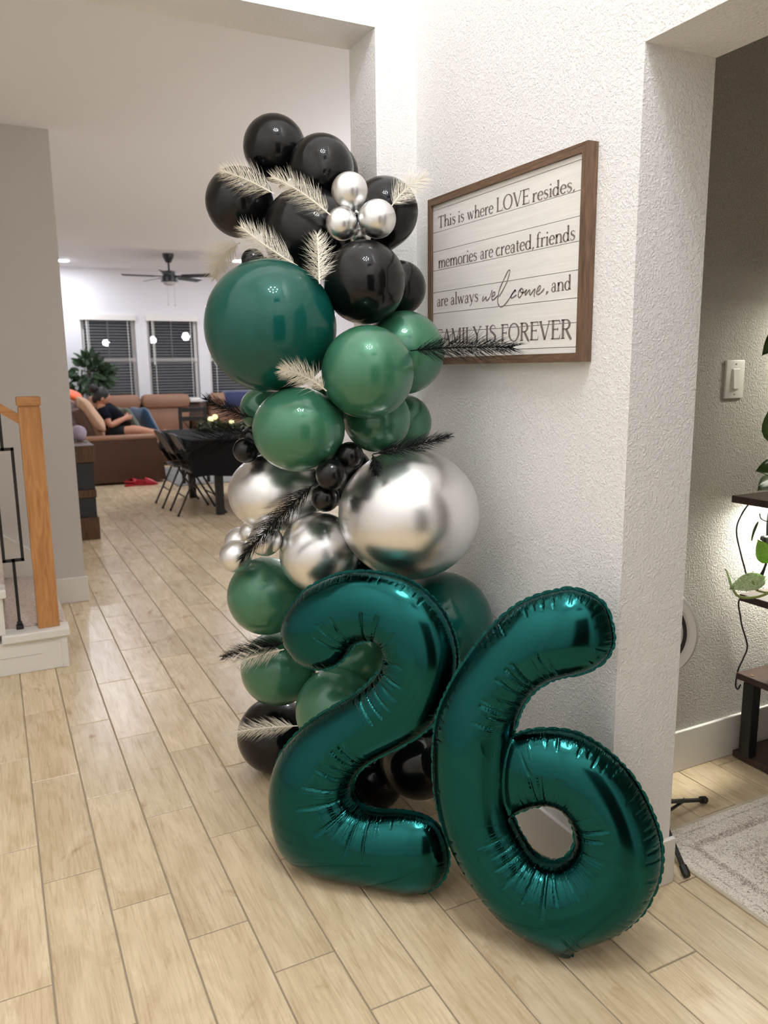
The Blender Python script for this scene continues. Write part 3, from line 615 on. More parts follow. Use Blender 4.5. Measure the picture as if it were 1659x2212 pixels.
BB = [
 ('B1', (0.873, 2.500, 2.087), 0.098, 'black', 'round black balloon at the very top of the column'),
 ('B2', (0.969, 2.350, 2.002), 0.099, 'black', 'black balloon just below and right of the topmost one'),
 ('B2b', (1.063, 2.509, 2.031), 0.094, 'black', 'black balloon almost hidden behind the second from the top'),
 ('B3', (0.747, 2.481, 1.910), 0.105, 'black', 'black balloon sticking out furthest left near the top'),
 ('B4', (0.910, 2.321, 1.802), 0.139, 'black', 'large black balloon behind the two white plumes at top centre'),
 ('B5', (1.116, 2.220, 1.864), 0.102, 'black', 'pear shaped black balloon right of the small silver trio'),
 ('B6', (0.955, 2.026, 1.634), 0.113, 'black', 'large glossy black balloon right of the biggest teal balloon'),
 ('B7', (1.121, 2.137, 1.635), 0.080, 'black', 'dull black balloon at the right edge beside the framed sign'),
 ('B8', (0.748, 2.375, 1.725), 0.035, 'black', 'tiny black balloon peeking over the top of the big teal balloon'),
 ('S1', (0.928, 2.055, 1.876), 0.050, 'silver', 'small chrome silver balloon, topmost of the trio near the column top'),
 ('S2', (0.901, 2.050, 1.789), 0.044, 'silver', 'small chrome silver balloon, lower left of the trio at the top'),
 ('S3', (0.984, 2.000, 1.799), 0.051, 'silver', 'small chrome silver balloon, right one of the trio at the top'),
 ('S4', (0.974, 2.090, 1.773), 0.033, 'silver', 'tiny silver balloon half hidden between the lower two of the top trio'),
 ('G1', (0.705, 2.103, 1.515), 0.179, 'teal', 'largest glossy dark teal balloon on the left of the column'),
 ('G2', (0.904, 1.906, 1.390), 0.123, 'green', 'round mid green balloon in front centre, right of the biggest teal one'),
 ('G3', (1.090, 2.054, 1.444), 0.120, 'green', 'mid green balloon partly hiding the lower left corner of the sign'),
 ('G4', (0.742, 2.007, 1.239), 0.123, 'green', 'mid green balloon directly under the biggest teal balloon'),
 ('G5', (0.743, 2.324, 1.281), 0.068, 'green', 'pale green balloon edge at far left under the biggest teal balloon'),
 ('G6', (0.997, 2.042, 1.256), 0.096, 'green', 'shaded green balloon above the biggest silver balloon'),
 ('G7', (1.141, 2.148, 1.235), 0.085, 'green', 'green balloon against the wall, right of the shaded green one'),
 ('K1', (0.858, 1.931, 1.168), 0.038, 'black', 'small shiny black balloon, highest of three in the column middle'),
 ('K2', (0.793, 1.906, 1.124), 0.042, 'black', 'small shiny black balloon, middle one of three in the column middle'),
 ('K3', (0.789, 1.945, 1.057), 0.039, 'black', 'small shiny black balloon, lowest of three in the column middle'),
 ('K4', (0.655, 2.221, 1.169), 0.037, 'black', 'small black balloon at left edge above the left silver balloon'),
 ('K5', (0.700, 2.282, 1.190), 0.045, 'black', 'small black balloon tucked behind left of the lower green balloon'),
 ('V1', (0.760, 2.271, 1.030), 0.146, 'silver', 'chrome silver balloon on the left with a black plume across it'),
 ('V2', (1.043, 1.935, 0.990), 0.193, 'silver', 'biggest chrome silver balloon on the right of the column'),
 ('V3', (0.844, 2.135, 0.858), 0.121, 'silver', 'chrome silver balloon just above the digit two'),
 ('F1', (0.958, 2.205, 1.074), 0.095, 'black', 'black filler balloon added in the dark gap behind the three small shiny black ones'),  # this and the next two: fillers added to darken see-through gaps
 ('F2', (0.911, 2.154, 1.320), 0.071, 'green', 'green filler balloon added to close the gap under the curly white plume'),
 ('F3', (0.984, 2.159, 0.805), 0.090, 'black', 'black filler balloon added for the dark gap between the two lower silver balloons'),
 ('W1', (0.626, 2.277, 0.843), 0.049, 'silver', 'small silver balloon lowest left above the green balloon'),
 ('W2', (0.681, 2.428, 0.853), 0.047, 'silver', 'small silver balloon furthest back of the left cluster'),
 ('W3', (0.687, 2.168, 0.908), 0.048, 'silver', 'small silver balloon right one of the left cluster under a black plume'),
 ('W4', (0.706, 2.358, 0.893), 0.041, 'silver', 'tiny silver balloon squeezed between the small left silver ones'),
 ('L1', (0.728, 2.309, 0.695), 0.123, 'green', 'deep green balloon left of the top curl of the digit two'),
 ('L2', (0.770, 2.348, 0.431), 0.122, 'green', 'deep green balloon behind the black and white plume pair'),
 ('L3', (0.882, 2.118, 0.354), 0.131, 'green', 'green balloon peeking above the diagonal of the digit two'),
 ('L4', (1.016, 2.215, 0.488), 0.139, 'green', 'dark shaded green balloon seen inside the curl of the digit two'),
 ('T1', (1.167, 1.967, 0.634), 0.158, 'teal', 'big dark teal balloon between the digits against the wall'),
 ('Bk1', (0.793, 2.483, 0.131), 0.131, 'black', 'black balloon on the floor at lower left behind a white plume'),
 ('Bk2', (1.061, 1.914, 0.239), 0.117, 'black', 'black balloon low between the two digits'),
 ('Bk3', (0.985, 2.099, 0.112), 0.112, 'black', 'black balloon on the floor seen through the lower bend of the digit two'),
]
GR = dict(black='black balloons of the column', silver='silver balloons of the column', teal='dark teal balloons of the column', green='green balloons of the column')
ND = {'B5': (-.2, .1, -1), 'S1': (.15, .1, -1), 'S2': (.5, .3, .8), 'S3': (-.6, .6, .3), 'B3': (.8, -.2, -.4), 'B1': (.1, -.2, -1), 'W1': (.7, .5, .5), 'K2': (.3, .8, 0)}
for nm, c, r, m, lb in BB:
    ax = Vector((0.90, 2.17, c[2]-.10*(1 if c[2] > 1.9 else 0))); dv = ND.get(nm, ax-Vector(c))
    sqz = {'V2': (1.03, 0.965), 'V1': (1.0, 0.83), 'G4': (1.02, 0.93)}.get(nm, (1, 1))
    make_balloon(c, r, dv, MT[m], lb, GR[m], {'B5': .24, 'S1': .16}.get(nm, .09), sqz)

# ================================================================== plumes
def plume(base, tip, sag, width, m, label, group, n=190, seed=0, fluff=0.55, ang=(0.55, 0.95), curl=0.25, tipw=0.35):
    rs = random.Random(seed); b0 = Vector(base); t0 = Vector(tip); mid = (b0+t0)/2+Vector(sag)
    P = lambda t: b0*(1-t)**2+mid*2*t*(1-t)+t0*t*t
    o = thing('plume', label, 'plume', base, group)
    MB().tube([P(i/10) for i in range(11)], [.0016*(1-.75*i/10)+.0003 for i in range(11)], 5).build('shaft', m, o, smooth=True)
    mb = MB(); vd = ((b0+t0)/2-EYE).normalized()
    Ln = (t0-b0).length
    n = int(n*(.95 if m is MT['plume_b'] else .66))
    for k in range(n):
        t = 0.06+0.94*k/(n-1); p = P(t); tg = (P(min(1, t+.02))-P(max(0, t-.02))).normalized()
        side = tg.cross(vd).normalized(); out = tg.cross(side).normalized()
        for sgn in (-1, 1):
            lw = width*1.18*(min(1, (t/.16)**.6))*(1-(1-tipw)*max(0, (t-.45)/.55)**1.6)*rs.uniform(.55, 1.12)
            f = rs.gauss(0, fluff*.5); dr = (side*sgn+out*f).normalized(); a = rs.uniform(*ang)*(1-.45*max(0, t-.6)/.4)
            d0 = tg*math.cos(a)+dr*math.sin(a); d1 = (d0+tg*curl*rs.uniform(-.1, 1.5)+Vector((0, 0, -.12))*rs.random()+dr*rs.uniform(-.15, .15)).normalized()
            q = [p, p+d0*lw*.5, p+d0*lw*.5+d1*lw*.55]
            w_ = .00062; s1 = d0.cross(vd).normalized()*w_; s2 = d0.cross(s1).normalized()*w_
            i0 = len(mb.v)
            for pt, kk in ((q[0], 1.0), (q[1], .8)): mb.v += [tuple(pt+s1*kk), tuple(pt-(s1*.5-s2*.87)*kk), tuple(pt-(s1*.5+s2*.87)*kk)]
            mb.v.append(tuple(q[2]))
            for j in range(3):
                j2 = (j+1) % 3; mb.f += [(i0+j, i0+j2, i0+3+j2, i0+3+j), (i0+3+j, i0+3+j2, i0+6)]
    mb.build('barbs', m, o, kind='stuff')
    return o
W_, K_ = MT['plume_w'], MT['plume_b']; GW, GB = 'white plumes of the column', 'black plumes of the column'
plume((.782, 2.256, 1.895), (.664, 2.376, 1.973), (0, 0, .012), .062, W_, 'white plume lying over the leftmost black balloon near the top', GW, 190, 1)
plume((.864, 2.038, 1.805), (.746, 2.165, 1.919), (0, 0, .020), .058, W_, 'white plume pointing up left from the small silver trio', GW, 210, 2)
plume((.794, 2.116, 1.681), (.690, 2.283, 1.803), (-.01, 0, -.004), .072, W_, 'white plume fanned above the biggest teal balloon', GW, 200, 3, ang=(.5, .85))
plume((.793, 1.956, 1.618), (.827, 2.046, 1.755), (0, 0, 0), .052, W_, 'short upright white plume between big teal and black balloons', GW, 200, 4, fluff=1.3, ang=(.6, 1.2))
plume((1.05, 2.044, 1.844), (1.150, 2.030, 1.925), (-.01, 0, .016), .060, W_, 'white plume right of the silver trio reaching towards the sign', GW, 150, 5)
plume((.745, 2.492, 1.792), (.706, 2.663, 1.702), (-.03, .02, .03), .075, W_, 'blurred white plume drooping behind the left side of the column', GW, 300, 6, fluff=.9)
plume((.772, 1.876, 1.345), (.658, 1.887, 1.399), (.0, 0, .022), .048, W_, 'short curly white plume under the biggest teal balloon', GW, 230, 7, fluff=1.2, ang=(.6, 1.15))
plume((.732, 2.167, .562), (.563, 2.281, .491), (0, 0, .012), .050, W_, 'white plume below a black one left of the digit two', GW, 180, 8)
plume((.786, 2.218, .279), (.587, 2.374, .228), (0, 0, .012), .054, W_, 'white plume across the black floor balloon at lower left', GW, 210, 9, ang=(.45, .8))
plume((.646, 2.393, .683), (.612, 2.425, .645), (0, 0, .004), .016, W_, 'wisp of white plume behind the left green balloon', GW, 60, 10)
plume((1.042, 1.921, 1.447), (1.146, 1.597, 1.447), (0, 0, .008), .072, K_, 'long black plume stretching in front of the framed sign', GB, 230, 11, ang=(.35, .7), curl=.35, tipw=.6)
plume((.680, 2.223, 1.264), (.582, 2.374, 1.317), (0, 0, -.012), .062, K_, 'black plume pointing left above the folded chairs, upper of two', GB, 130, 12, ang=(.35, .7))
plume((.658, 2.202, 1.222), (.517, 2.306, 1.166), (0, 0, .022), .095, K_, 'black plume drooping left in front of the black tablecloth', GB, 150, 13, ang=(.5, .9))
plume((.907, 1.887, 1.174), (1.115, 1.838, 1.216), (0, 0, -.006), .056, K_, 'black plume over the top of the biggest silver balloon', GB, 190, 14, ang=(.35, .7), curl=.35)
plume((.892, 1.860, 1.176), (.892, 1.838, 1.126), (0, -.01, 0), .026, K_, 'short black tuft hanging on the biggest silver balloon', GB, 110, 15, fluff=1.0)
plume((.750, 1.906, 1.108), (.584, 2.058, .889), (0, 0, .016), .070, K_, 'long black plume sweeping down across the left silver balloons', GB, 260, 16, ang=(.35, .7), curl=.35)
plume((.737, 2.160, .584), (.576, 2.290, .525), (0, 0, .016), .056, K_, 'black plume above a white one left of the digit two', GB, 180, 17, ang=(.4, .75))

# ================================================================== framed sign
XS, XF = 1.311, 1.303           # board face / frame face
sg = thing('framed_sign', 'brown wood framed white plank sign with grey writing on the wall', 'sign', (XW, 1.906, 1.667))
zt = lambda y: 1.9185+(y-1.528)/.756*.0060          # top edge: hangs a hair out of level
def rail(poly, x0=XF, x1=XW-.001, m='frame_wood'):
    return MB().prism(poly, 'x', x0, x1).build('frame_rail', MT[m], sg)
fw = .0215
rail([(1.528, zt(1.528)), (2.284, zt(2.284)), (2.284-fw, zt(2.284)-fw), (1.528+fw, zt(1.528)-fw)])
rail([(1.528, 1.4105), (2.284, 1.4105), (2.284-fw, 1.4105+fw), (1.528+fw, 1.4105+fw)])
rail([(1.528, 1.4105), (1.528, zt(1.528)), (1.528+fw, zt(1.528)-fw), (1.528+fw, 1.4105+fw)], m='frame_wood_z')
rail([(2.284, 1.4105), (2.284, zt(2.284)), (2.284-fw, zt(2.284)-fw), (2.284-fw, 1.4105+fw)], m='frame_wood_z')
gr = [(1.897, 1.906), (1.884, 1.888), (1.815, 1.821), (1.756, 1.763), (1.698, 1.705), (1.631, 1.638), (1.565, 1.572), (1.506, 1.511), (1.447, 1.450), (1.432, 1.432)]   # joint heights at the right / left end
for (a0, a1), (b0, b1) in zip(gr, gr[1:]):
    g_ = .0008; ya, yb = 1.528+fw, 2.284-fw
    MB().prism([(ya, b0+g_), (yb, b1+g_), (yb, a1-g_), (ya, a0-g_)], 'x', XS, XS+.012).build('plank', MT['board'], sg)
MB().box(XS+.0125, 1.54, 1.42, XW-.002, 2.27, 1.90).build('backing', MT['letter'], sg)
# lettering: a small serif alphabet drawn with strokes (cap height 1, x-height .62)
TK, TN = .145, .062
def ell(cx, cy, rx, ry, a0, a1, n=18, tk=TK, tn=TN):
    out = []
    for i in range(n+1):
        a = math.radians(a0+(a1-a0)*i/n); out.append((cx+rx*math.cos(a), cy+ry*math.sin(a), tn+(tk-tn)*abs(math.cos(a))**1.5))
    return out
def st(x, y0, y1, w=TK): return [(x, y0, w), (x, y1, w)]
def sf(x, y, h=.13): return [(x-h, y, .042), (x+h, y, .042)]
def fl_(x, y): return [(x-.11, y-.05, .03), (x, y-.015, .07)]            # flag serif at the top left of a stem
GL = {
 'T': (.74, [st(.37, 0, 1), [(.02, .975, TN), (.72, .975, TN)], [(.04, .985, .05), (.03, .80, .03)], [(.70, .985, .05), (.71, .80, .03)], sf(.37, .02, .16)]),
 'h': (.66, [st(.14, 0, 1.04), fl_(.14, 1.03), ell(.34, .36, .19, .24, 175, 20), st(.53, 0, .44), sf(.14, .02), sf(.53, .02)]),
 'i': (.30, [st(.15, 0, .61), fl_(.15, .61), [(.15, .82, .13), (.15, .93, .13)], sf(.15, .02)]),
 's': (.46, [[(.38, .47, .04), (.36, .56, .05), (.22, .61, .06), (.10, .53, .10), (.13, .40, .12), (.27, .31, .13), (.37, .21, .12), (.34, .07, .08), (.20, .0, .055), (.08, .05, .05), (.06, .17, .04)]]),
 'w': (.88, [[(.10, .60, TK), (.27, .02, TK)], [(.27, .02, TN), (.42, .56, TN)], [(.40, .60, TK), (.60, .02, TK)], [(.60, .02, TN), (.76, .60, TN)], sf(.10, .60, .10), sf(.76, .60, .10)]),
 'e': (.54, [ell(.28, .31, .21, .31, -12, 45-0, 2) and ell(.28, .31, .21, .30, 8, 318), [(.08, .34, .045), (.49, .34, .045)]]),
 'r': (.46, [st(.14, 0, .61), fl_(.14, .61), [(.16, .42, .05), (.26, .56, .07), (.38, .59, .10), (.42, .54, .09)], sf(.14, .02)]),
 'L': (.66, [st(.16, 0, 1), sf(.16, .98), [(.03, .025, TN), (.62, .025, TN)], [(.60, .02, .05), (.62, .22, .03)]]),
 'O': (.92, [ell(.46, .5, .38, .50, 0, 360, 30)]),
 'V': (.84, [[(.10, 1, TK), (.44, .0, TK)], [(.44, 0, TN), (.74, 1, TN)], sf(.10, .98, .12), sf(.74, .98, .11)]),
 'E': (.68, [st(.16, 0, 1), [(.03, .975, TN), (.60, .975, TN)], [(.16, .52, TN), (.50, .52, TN)], [(.03, .025, TN), (.64, .025, TN)], [(.60, .98, .05), (.61, .80, .03)], [(.62, .02, .05), (.64, .22, .03)], [(.50, .60, .04), (.50, .44, .04)]]),
 'd': (.62, [ell(.27, .30, .20, .30, 30, 330), st(.47, .02, 1.04), fl_(.47, 1.03), [(.47, .03, .05), (.60, .03, .04)]]),
 ',': (.26, [[(.12, .09, .13), (.13, .02, .12), (.06, -.14, .03)]]),
 'm': (1.02, [st(.14, 0, .61), fl_(.14, .61), ell(.33, .36, .18, .24, 175, 20), st(.51, 0, .44), ell(.70, .36, .18, .24, 175, 20), st(.88, 0, .44), sf(.14, .02, .12), sf(.51, .02, .11), sf(.88, .02, .12)]),
 'n': (.66, [st(.14, 0, .61), fl_(.14, .61), ell(.34, .36, .19, .24, 175, 20), st(.53, 0, .44), sf(.14, .02), sf(.53, .02)]),
 'o': (.60, [ell(.30, .30, .23, .30, 0, 360, 24)]),
 'a': (.54, [[(.10, .45, .08), (.14, .56, .06), (.25, .61, .06), (.36, .55, .10), (.38, .42, TK)], st(.38, .05, .43), [(.38, .05, .06), (.50, .02, .04)], ell(.23, .17, .15, .17, 55, 330, 14, .10)]),
 'c': (.50, [ell(.28, .31, .21, .30, 48, 318)]),
 't': (.38, [st(.17, .10, .80), [(.17, .14, TK), (.21, .03, .08), (.34, .04, .04)], [(.03, .60, .045), (.35, .60, .045)]]),
 'f': (.40, [st(.16, 0, .86), [(.16, .82, TK), (.21, .98, .08), (.32, 1.03, .06), (.41, .96, .08)], [(.03, .60, .045), (.35, .60, .045)], sf(.16, .02, .14)]),
 'l': (.30, [st(.15, 0, 1.04), fl_(.15, 1.03), sf(.15, .02)]),
 'y': (.62, [[(.10, .60, TK), (.32, .02, TK)], [(.52, .60, TN), (.32, .02, TN), (.22, -.22, .06), (.09, -.25, .09)], sf(.10, .60, .10), sf(.52, .60, .09)]),
 'F': (.62, [st(.16, 0, 1), [(.03, .975, TN), (.58, .975, TN)], [(.16, .50, TN), (.48, .50, TN)], [(.58, .98, .05), (.59, .80, .03)], [(.48, .59, .04), (.48, .41, .04)], sf(.16, .02, .14)]),
 'A': (.82, [[(.40, 1, TN), (.09, 0, TN)], [(.40, 1, TK), (.70, 0, TK)], [(.19, .34, TN), (.60, .34, TN)], sf(.09, .02, .10), sf(.70, .02, .12)]),
 'M': (1.0, [st(.14, 0, 1, TN), [(.16, 1, TK), (.48, .05, TK)], [(.48, .05, TN), (.80, 1, TN)], st(.84, 0, 1), sf(.14, .02, .10), sf(.84, .02, .12), sf(.12, .98, .09), sf(.86, .98, .09)]),
 'I': (.34, [st(.17, 0, 1), sf(.17, .02, .14), sf(.17, .98, .14)]),
 'Y': (.76, [[(.09, 1, TK), (.38, .48, TK)], [(.38, .48, TN), (.67, 1, TN)], st(.38, 0, .5), sf(.09, .98, .11), sf(.67, .98, .10), sf(.38, .02, .14)]),
 'S': (.58, [[(.48, .78, .04), (.45, .93, .05), (.28, 1.0, .06), (.11, .88, .11), (.13, .68, .13), (.32, .53, .14), (.48, .36, .14), (.46, .12, .10), (.26, .0, .06), (.10, .07, .05), (.06, .25, .04)]]),
 'R': (.76, [st(.16, 0, 1), [(.03, .975, TN), (.36, .975, TN)], ell(.36, .74, .22, .235, 90, -90, 12), [(.16, .505, TN), (.36, .505, TN)], [(.36, .50, TK), (.66, .02, TK), (.74, .02, .05)], sf(.16, .02, .14)]),
}
def ribbon(mb, pts, put):
    P = [Vector((a, b, 0)) for a, b, _ in pts]; n = len(P); o = len(mb.v)
    for i in range(n):
        t = (P[min(i+1, n-1)]-P[max(i-1, 0)]).normalized(); nn = Vector((-t.y, t.x, 0))*pts[i][2]/2
        mb.v += [put(P[i]+nn), put(P[i]-nn)]
    mb.f += [(o+2*i, o+2*i+1, o+2*i+3, o+2*i+2) for i in range(n-1)]
XT = XS-.0006
def word(mb, txt, yl, yr, z, cap, zslope=0.0145):
    tot = sum(GL[c][0] for c in txt); x = 0; k = (yl-yr)/tot
    for ch_ in txt:
        adv, strokes = GL[ch_]
        for s_ in strokes:
            x0 = x
            if len(s_) > 2: s_ = [(p.x, p.y, p.z) for p in catmull(s_, 4)]
            ribbon(mb, [(a+x0, b, w_) for a, b, w_ in s_], lambda p: (XT, (yl-p.x*k)*1.0046+.004, z+.0015+(yl-p.x*k-1.9)*zslope+p.y*cap))
        x += adv
def script(mb, strokes, w_):
    for s_ in strokes:
        c_ = catmull([(a, b, 0) for a, b in s_], 6); ribbon(mb, [(p.x, p.y, w_*(.8+.4*abs(math.sin(i*.35)))) for i, p in enumerate(c_)], lambda p: (XT, p.x+.004, p.y+.0005))
l1 = MB()
for t, a, b, cp in (('This', 2.217, 2.112, .0345), ('is', 2.100, 2.064, .0345), ('where', 2.049, 1.913, .0345), ('LOVE', 1.900, 1.747, .0375), ('resides,', 1.737, 1.566, .0345)): word(l1, t, a, b, 1.8235, cp, .022)
l2 = MB()
for t, a, b in (('memories', 2.216, 1.993), ('are', 1.978, 1.911), ('created,', 1.899, 1.722), ('friends', 1.716, 1.561)): word(l2, t, a, b, 1.7055, .036, .0107)
l3 = MB()
for t, a, b in (('are', 2.223, 2.155), ('always', 2.140, 1.984), (',', 1.674, 1.656), ('and', 1.650, 1.571)): word(l3, t, a, b, 1.5885, .0355, .010)
script(l3, [[(1.9655,1.6032),(1.9722,1.5937),(1.9686,1.5897),(1.9527,1.6003),(1.9537,1.5923),(1.9468,1.5898),(1.9334,1.5981),(1.9226,1.6163)],
[(1.9221,1.5965),(1.9089,1.6022),(1.9090,1.6083),(1.9179,1.6079),(1.9243,1.5973),(1.9230,1.5898),(1.9152,1.5886),(1.9020,1.5943),(1.8901,1.6000)],
[(1.8889,1.5944),(1.8678,1.6131),(1.8494,1.6341),(1.8385,1.6555),(1.8408,1.6616),(1.8501,1.6567),(1.8706,1.6338),(1.8851,1.6159),(1.8933,1.5948),(1.8940,1.5814),(1.8883,1.5712),(1.8783,1.5662),(1.8644,1.5688),(1.8456,1.5800),(1.8313,1.5914),(1.8192,1.6005),(1.8091,1.6060)],
[(1.8090,1.6013),(1.8132,1.6058),(1.8253,1.5974),(1.8313,1.5896),(1.8270,1.5863),(1.8167,1.5884),(1.8046,1.5927)],
[(1.7849,1.6068),(1.7947,1.6007),(1.7975,1.5915),(1.7952,1.5855),(1.7882,1.5855),(1.7785,1.5946),(1.7758,1.6025),(1.7829,1.6072),(1.7888,1.6048),(1.7846,1.5974),(1.7726,1.5964),(1.7590,1.6021)],
[(1.7600,1.6022),(1.7666,1.5935),(1.7644,1.5893),(1.7473,1.6010),(1.7469,1.5895),(1.7420,1.5886),(1.7243,1.6012),(1.7275,1.5856),(1.7244,1.5814)],
[(1.7144,1.5924),(1.7034,1.5982),(1.7009,1.6047),(1.7056,1.6068),(1.7129,1.6002),(1.7172,1.5915),(1.7132,1.5861),(1.7048,1.5865),(1.6938,1.5917),(1.6849,1.5988)]], .0037)
l4 = MB()
for t, a, b in (('FAMILY', 2.226, 1.966), ('IS', 1.948, 1.890), ('FOREVER', 1.869, 1.563)): word(l4, t, a, b, 1.4695, .0475, .008)
for l in (l1, l2, l3, l4): l.build('lettering', MT['letter'], sg)

# ================================================================== staircase
sc_ = thing('staircase', 'white boxed stair end with beige carpet, oak newel post and black iron baluster', 'staircase', (0.0, 4.4, 0))
RZ, RUN = .221, .257
for k in range(3):
    xe = .225-RUN*k; z1 = .158+RZ*k; z0 = 0 if k == 0 else .158+RZ*(k-1)+.041
    MB().rbox(-1.7, 3.90, z0, xe, 3.985, z1, .0025).build('side_panel', MT['trim'], sc_)
    MB().rbox(-1.7 if k == 2 else xe-RUN-.02, 3.878, z1, xe+.017, 3.99, z1+.041, .006).build('stair_cap', MT['trim'], sc_)
    MB().rbox(-1.7 if k == 2 else xe-RUN-.03, 3.99, z0, xe+.012, 5.015, z1+.047, .016).build('carpet_tread', MT['carpet'], sc_, smooth=True)
MB().rbox(.200, 3.893, .0005, .228, 3.905, .158, .002).build('corner_bead', MT['trim'], sc_)
MB().rbox(-.60, 3.8955, .086, .115, 3.9005, .0885, .0008).build('panel_seam', MT['trim'], sc_)
MB().prism([(-1.2, .158+RZ*1.2), (-1.2, 1.35), (.147, .347), (.24, .275), (.24, .158)], 'y', 5.010, 5.029).build('skirt_board', MT['trim'], sc_)
MB().prism([(-1.2, 1.345), (-1.2, 1.357), (.147, .353), (.147, .343)], 'y', 5.002, 5.029).build('skirt_lit_edge', MT['trim'], sc_)  # proud strip added to draw the lit line along the skirt's top
nw = MB().rbox(.109, 3.925, .199, .203, 4.017, 1.243, .003).build('newel_post', MT['oak'], sc_)
MB().rbox(.105, 3.921, 1.250, .207, 4.021, 1.292, .005).rbox(.113, 3.929, 1.243, .199, 4.013, 1.250, .001).build('post_cap', MT['oak_x'], nw)
sl = .70
MB().add([(x, y, z) for x, z0_, z1_ in ((.110, 1.168, 1.214), (-1.2, 1.168+1.31*sl, 1.214+1.31*sl)) for y in (3.945, 3.997) for z in (z0_, z1_)], [(0, 1, 3, 2), (4, 6, 7, 5), (0, 4, 5, 1), (2, 3, 7, 6), (0, 2, 6, 4), (1, 5, 7, 3)]).build('handrail', MT['oak_x'], sc_)
def bar(mb, x0, z0, x1, z1, h=.0068):
    return mb.box(min(x0, x1)-h, 3.971-h, min(z0, z1)-h, max(x0, x1)+h, 3.971+h, max(z0, z1)+h)
def baluster(x, zb, zt_):
    b_ = MB(); l_, r_ = x-.040, x+.040; za, zc = zb+.335, zb+.856
    bar(b_, x, zb, x, za); bar(b_, l_, za, r_, za); bar(b_, l_, za, l_, zc); bar(b_, r_, za, r_, zc); bar(b_, l_, zc, r_, zc); bar(b_, x, zc, x, zt_)
    o = b_.build('baluster', MT['iron'], sc_)
    MB().rbox(x-.016, 3.955, zb, x+.016, 3.987, zb+.020, .003).rbox(x-.012, 3.959, zb+.020, x+.012, 3.983, zb+.036, .003).build('shoe_cap', MT['iron'], o)
baluster(.030, .199, 1.222)
baluster(-.235, .420, 1.408)

# ================================================================== plant room at the right
sw = thing('light_switch', 'white rocker light switch plate on the textured wall', 'light switch', (2.193, 1.82, 1.352))
MB().rbox(2.150, 1.812, 1.290, 2.236, 1.8205, 1.414, .003).build('switch_plate', MT['white'], sw, smooth=True)
MB().rbox(2.176, 1.809, 1.318, 2.210, 1.813, 1.386, .0015).build('bezel', MT['white'], sw)
MB().add([(2.180, 1.8035, 1.322), (2.206, 1.8035, 1.322), (2.206, 1.8060, 1.352), (2.180, 1.8060, 1.352), (2.180, 1.8085, 1.382), (2.206, 1.8085, 1.382), (2.180, 1.812, 1.322), (2.206, 1.812, 1.322), (2.180, 1.812, 1.382), (2.206, 1.812, 1.382)],
         [(0, 1, 2, 3), (3, 2, 5, 4), (0, 6, 7, 1), (4, 5, 9, 8), (0, 3, 4, 8, 6), (1, 7, 9, 5, 2)]).build('rocker', MT['white'], sw)
for z in (1.303, 1.401): MB().tube([(2.193, 1.8125, z), (2.193, 1.8108, z)], .0028, 10).build('screw', MT['steel'], sw)

sh = thing('plant_shelf', 'dark walnut plant shelf unit with black posts against the textured wall', 'shelf', (2.6, 1.6, 0))
SHZ = [(2.290, .004, 1.795), (2.281, .302, 1.795), (2.165, .628, 1.715), (2.193, .945, 1.795)]
for x0, z, yk in SHZ: MB().rbox(x0, 1.42, z, 3.10, yk, z+.024, .003).build('shelf_board', MT['shelfwood'], sh)
for (x0, z, yk), (x1, z2, y2) in zip(SHZ, SHZ[1:]):
    for y in ((1.742 if z < .2 else 1.68), 1.47):
        for x in ((2.300 if z < .2 else 2.42), 3.05): MB().rbox(x-.021, y-.021, z+.024, x+.021, y+.021, z2, .003).build('post', MT['iron'], sh)
MB().tube([(2.300, 1.745, .327), (2.300, 1.745, .3285)], .007, 12).build('bolt', MT['brass'], sh)
for xx, zz, yy in ((2.56, .931, 1.735), (2.70, 1.62, 1.62)):
    lab = 'slim glowing grow lamp under the top shelf board' if zz < 1 else 'glowing grow lamp on a stem above the plant shelf, right of the frame'
    lp = thing('grow_lamp', lab, 'lamp', (xx, yy, zz))
    MB().rbox(xx-.26, yy-.028, zz-.004, xx+.26, yy+.028, zz+.014, .003).build('lamp_housing', MT['white'], lp)
    MB().box(xx-.25, yy-.020, zz-.008, xx+.25, yy+.020, zz-.0045).build('lamp_tube', MT['grow' if zz < 1 else 'grow2'], lp)
    if zz > 1: MB().tube([(xx, yy+.03, .97), (xx, yy+.03, zz+.005)], .009, 8).build('lamp_stem', MT['iron'], lp)
cd1 = MB().tube([p for p in catmull([(2.262, 1.772, .947), (2.225, 1.775, .905), (2.208, 1.778, .85), (2.238, 1.778, .765), (2.266, 1.775, .695), (2.272, 1.772, .640)], 6)], .0028, 6).build('lamp_cord', MT['iron'], None, (2.25, 1.775, .8), smooth=True)
tag(cd1, 'thin black cord curving down under the top shelf board', 'cord')
cd2 = MB().tube([p for p in catmull([(2.285, 1.803, .600), (2.276, 1.803, .577), (2.290, 1.803, .53), (2.304, 1.803, .488), (2.338, 1.803, .411), (2.321, 1.803, .366), (2.300, 1.803, .330), (2.292, 1.803, .275), (2.305, 1.803, .255), (2.318, 1.803, .27)], 6)], .003, 6).build('wall_cord', MT['iron'], None, (2.3, 1.8, .4), smooth=True)
tag(cd2, 'wavy black cord hanging on the wall below the middle shelf', 'cord')
ps = thing('power_strip', 'black power strip hanging in the bright gap between shelves', 'power strip', (2.334, 1.75, .77))
MB().rbox(2.308, 1.742, .735, 2.338, 1.766, .825, .006).build('strip_body', MT['iron'], ps)
MB().tube(catmull([(2.336, 1.754, .818), (2.332, 1.754, .86), (2.334, 1.754, .90), (2.345, 1.75, .943)], 5), .0062, 8).build('thick_cable', MT['iron'], ps)
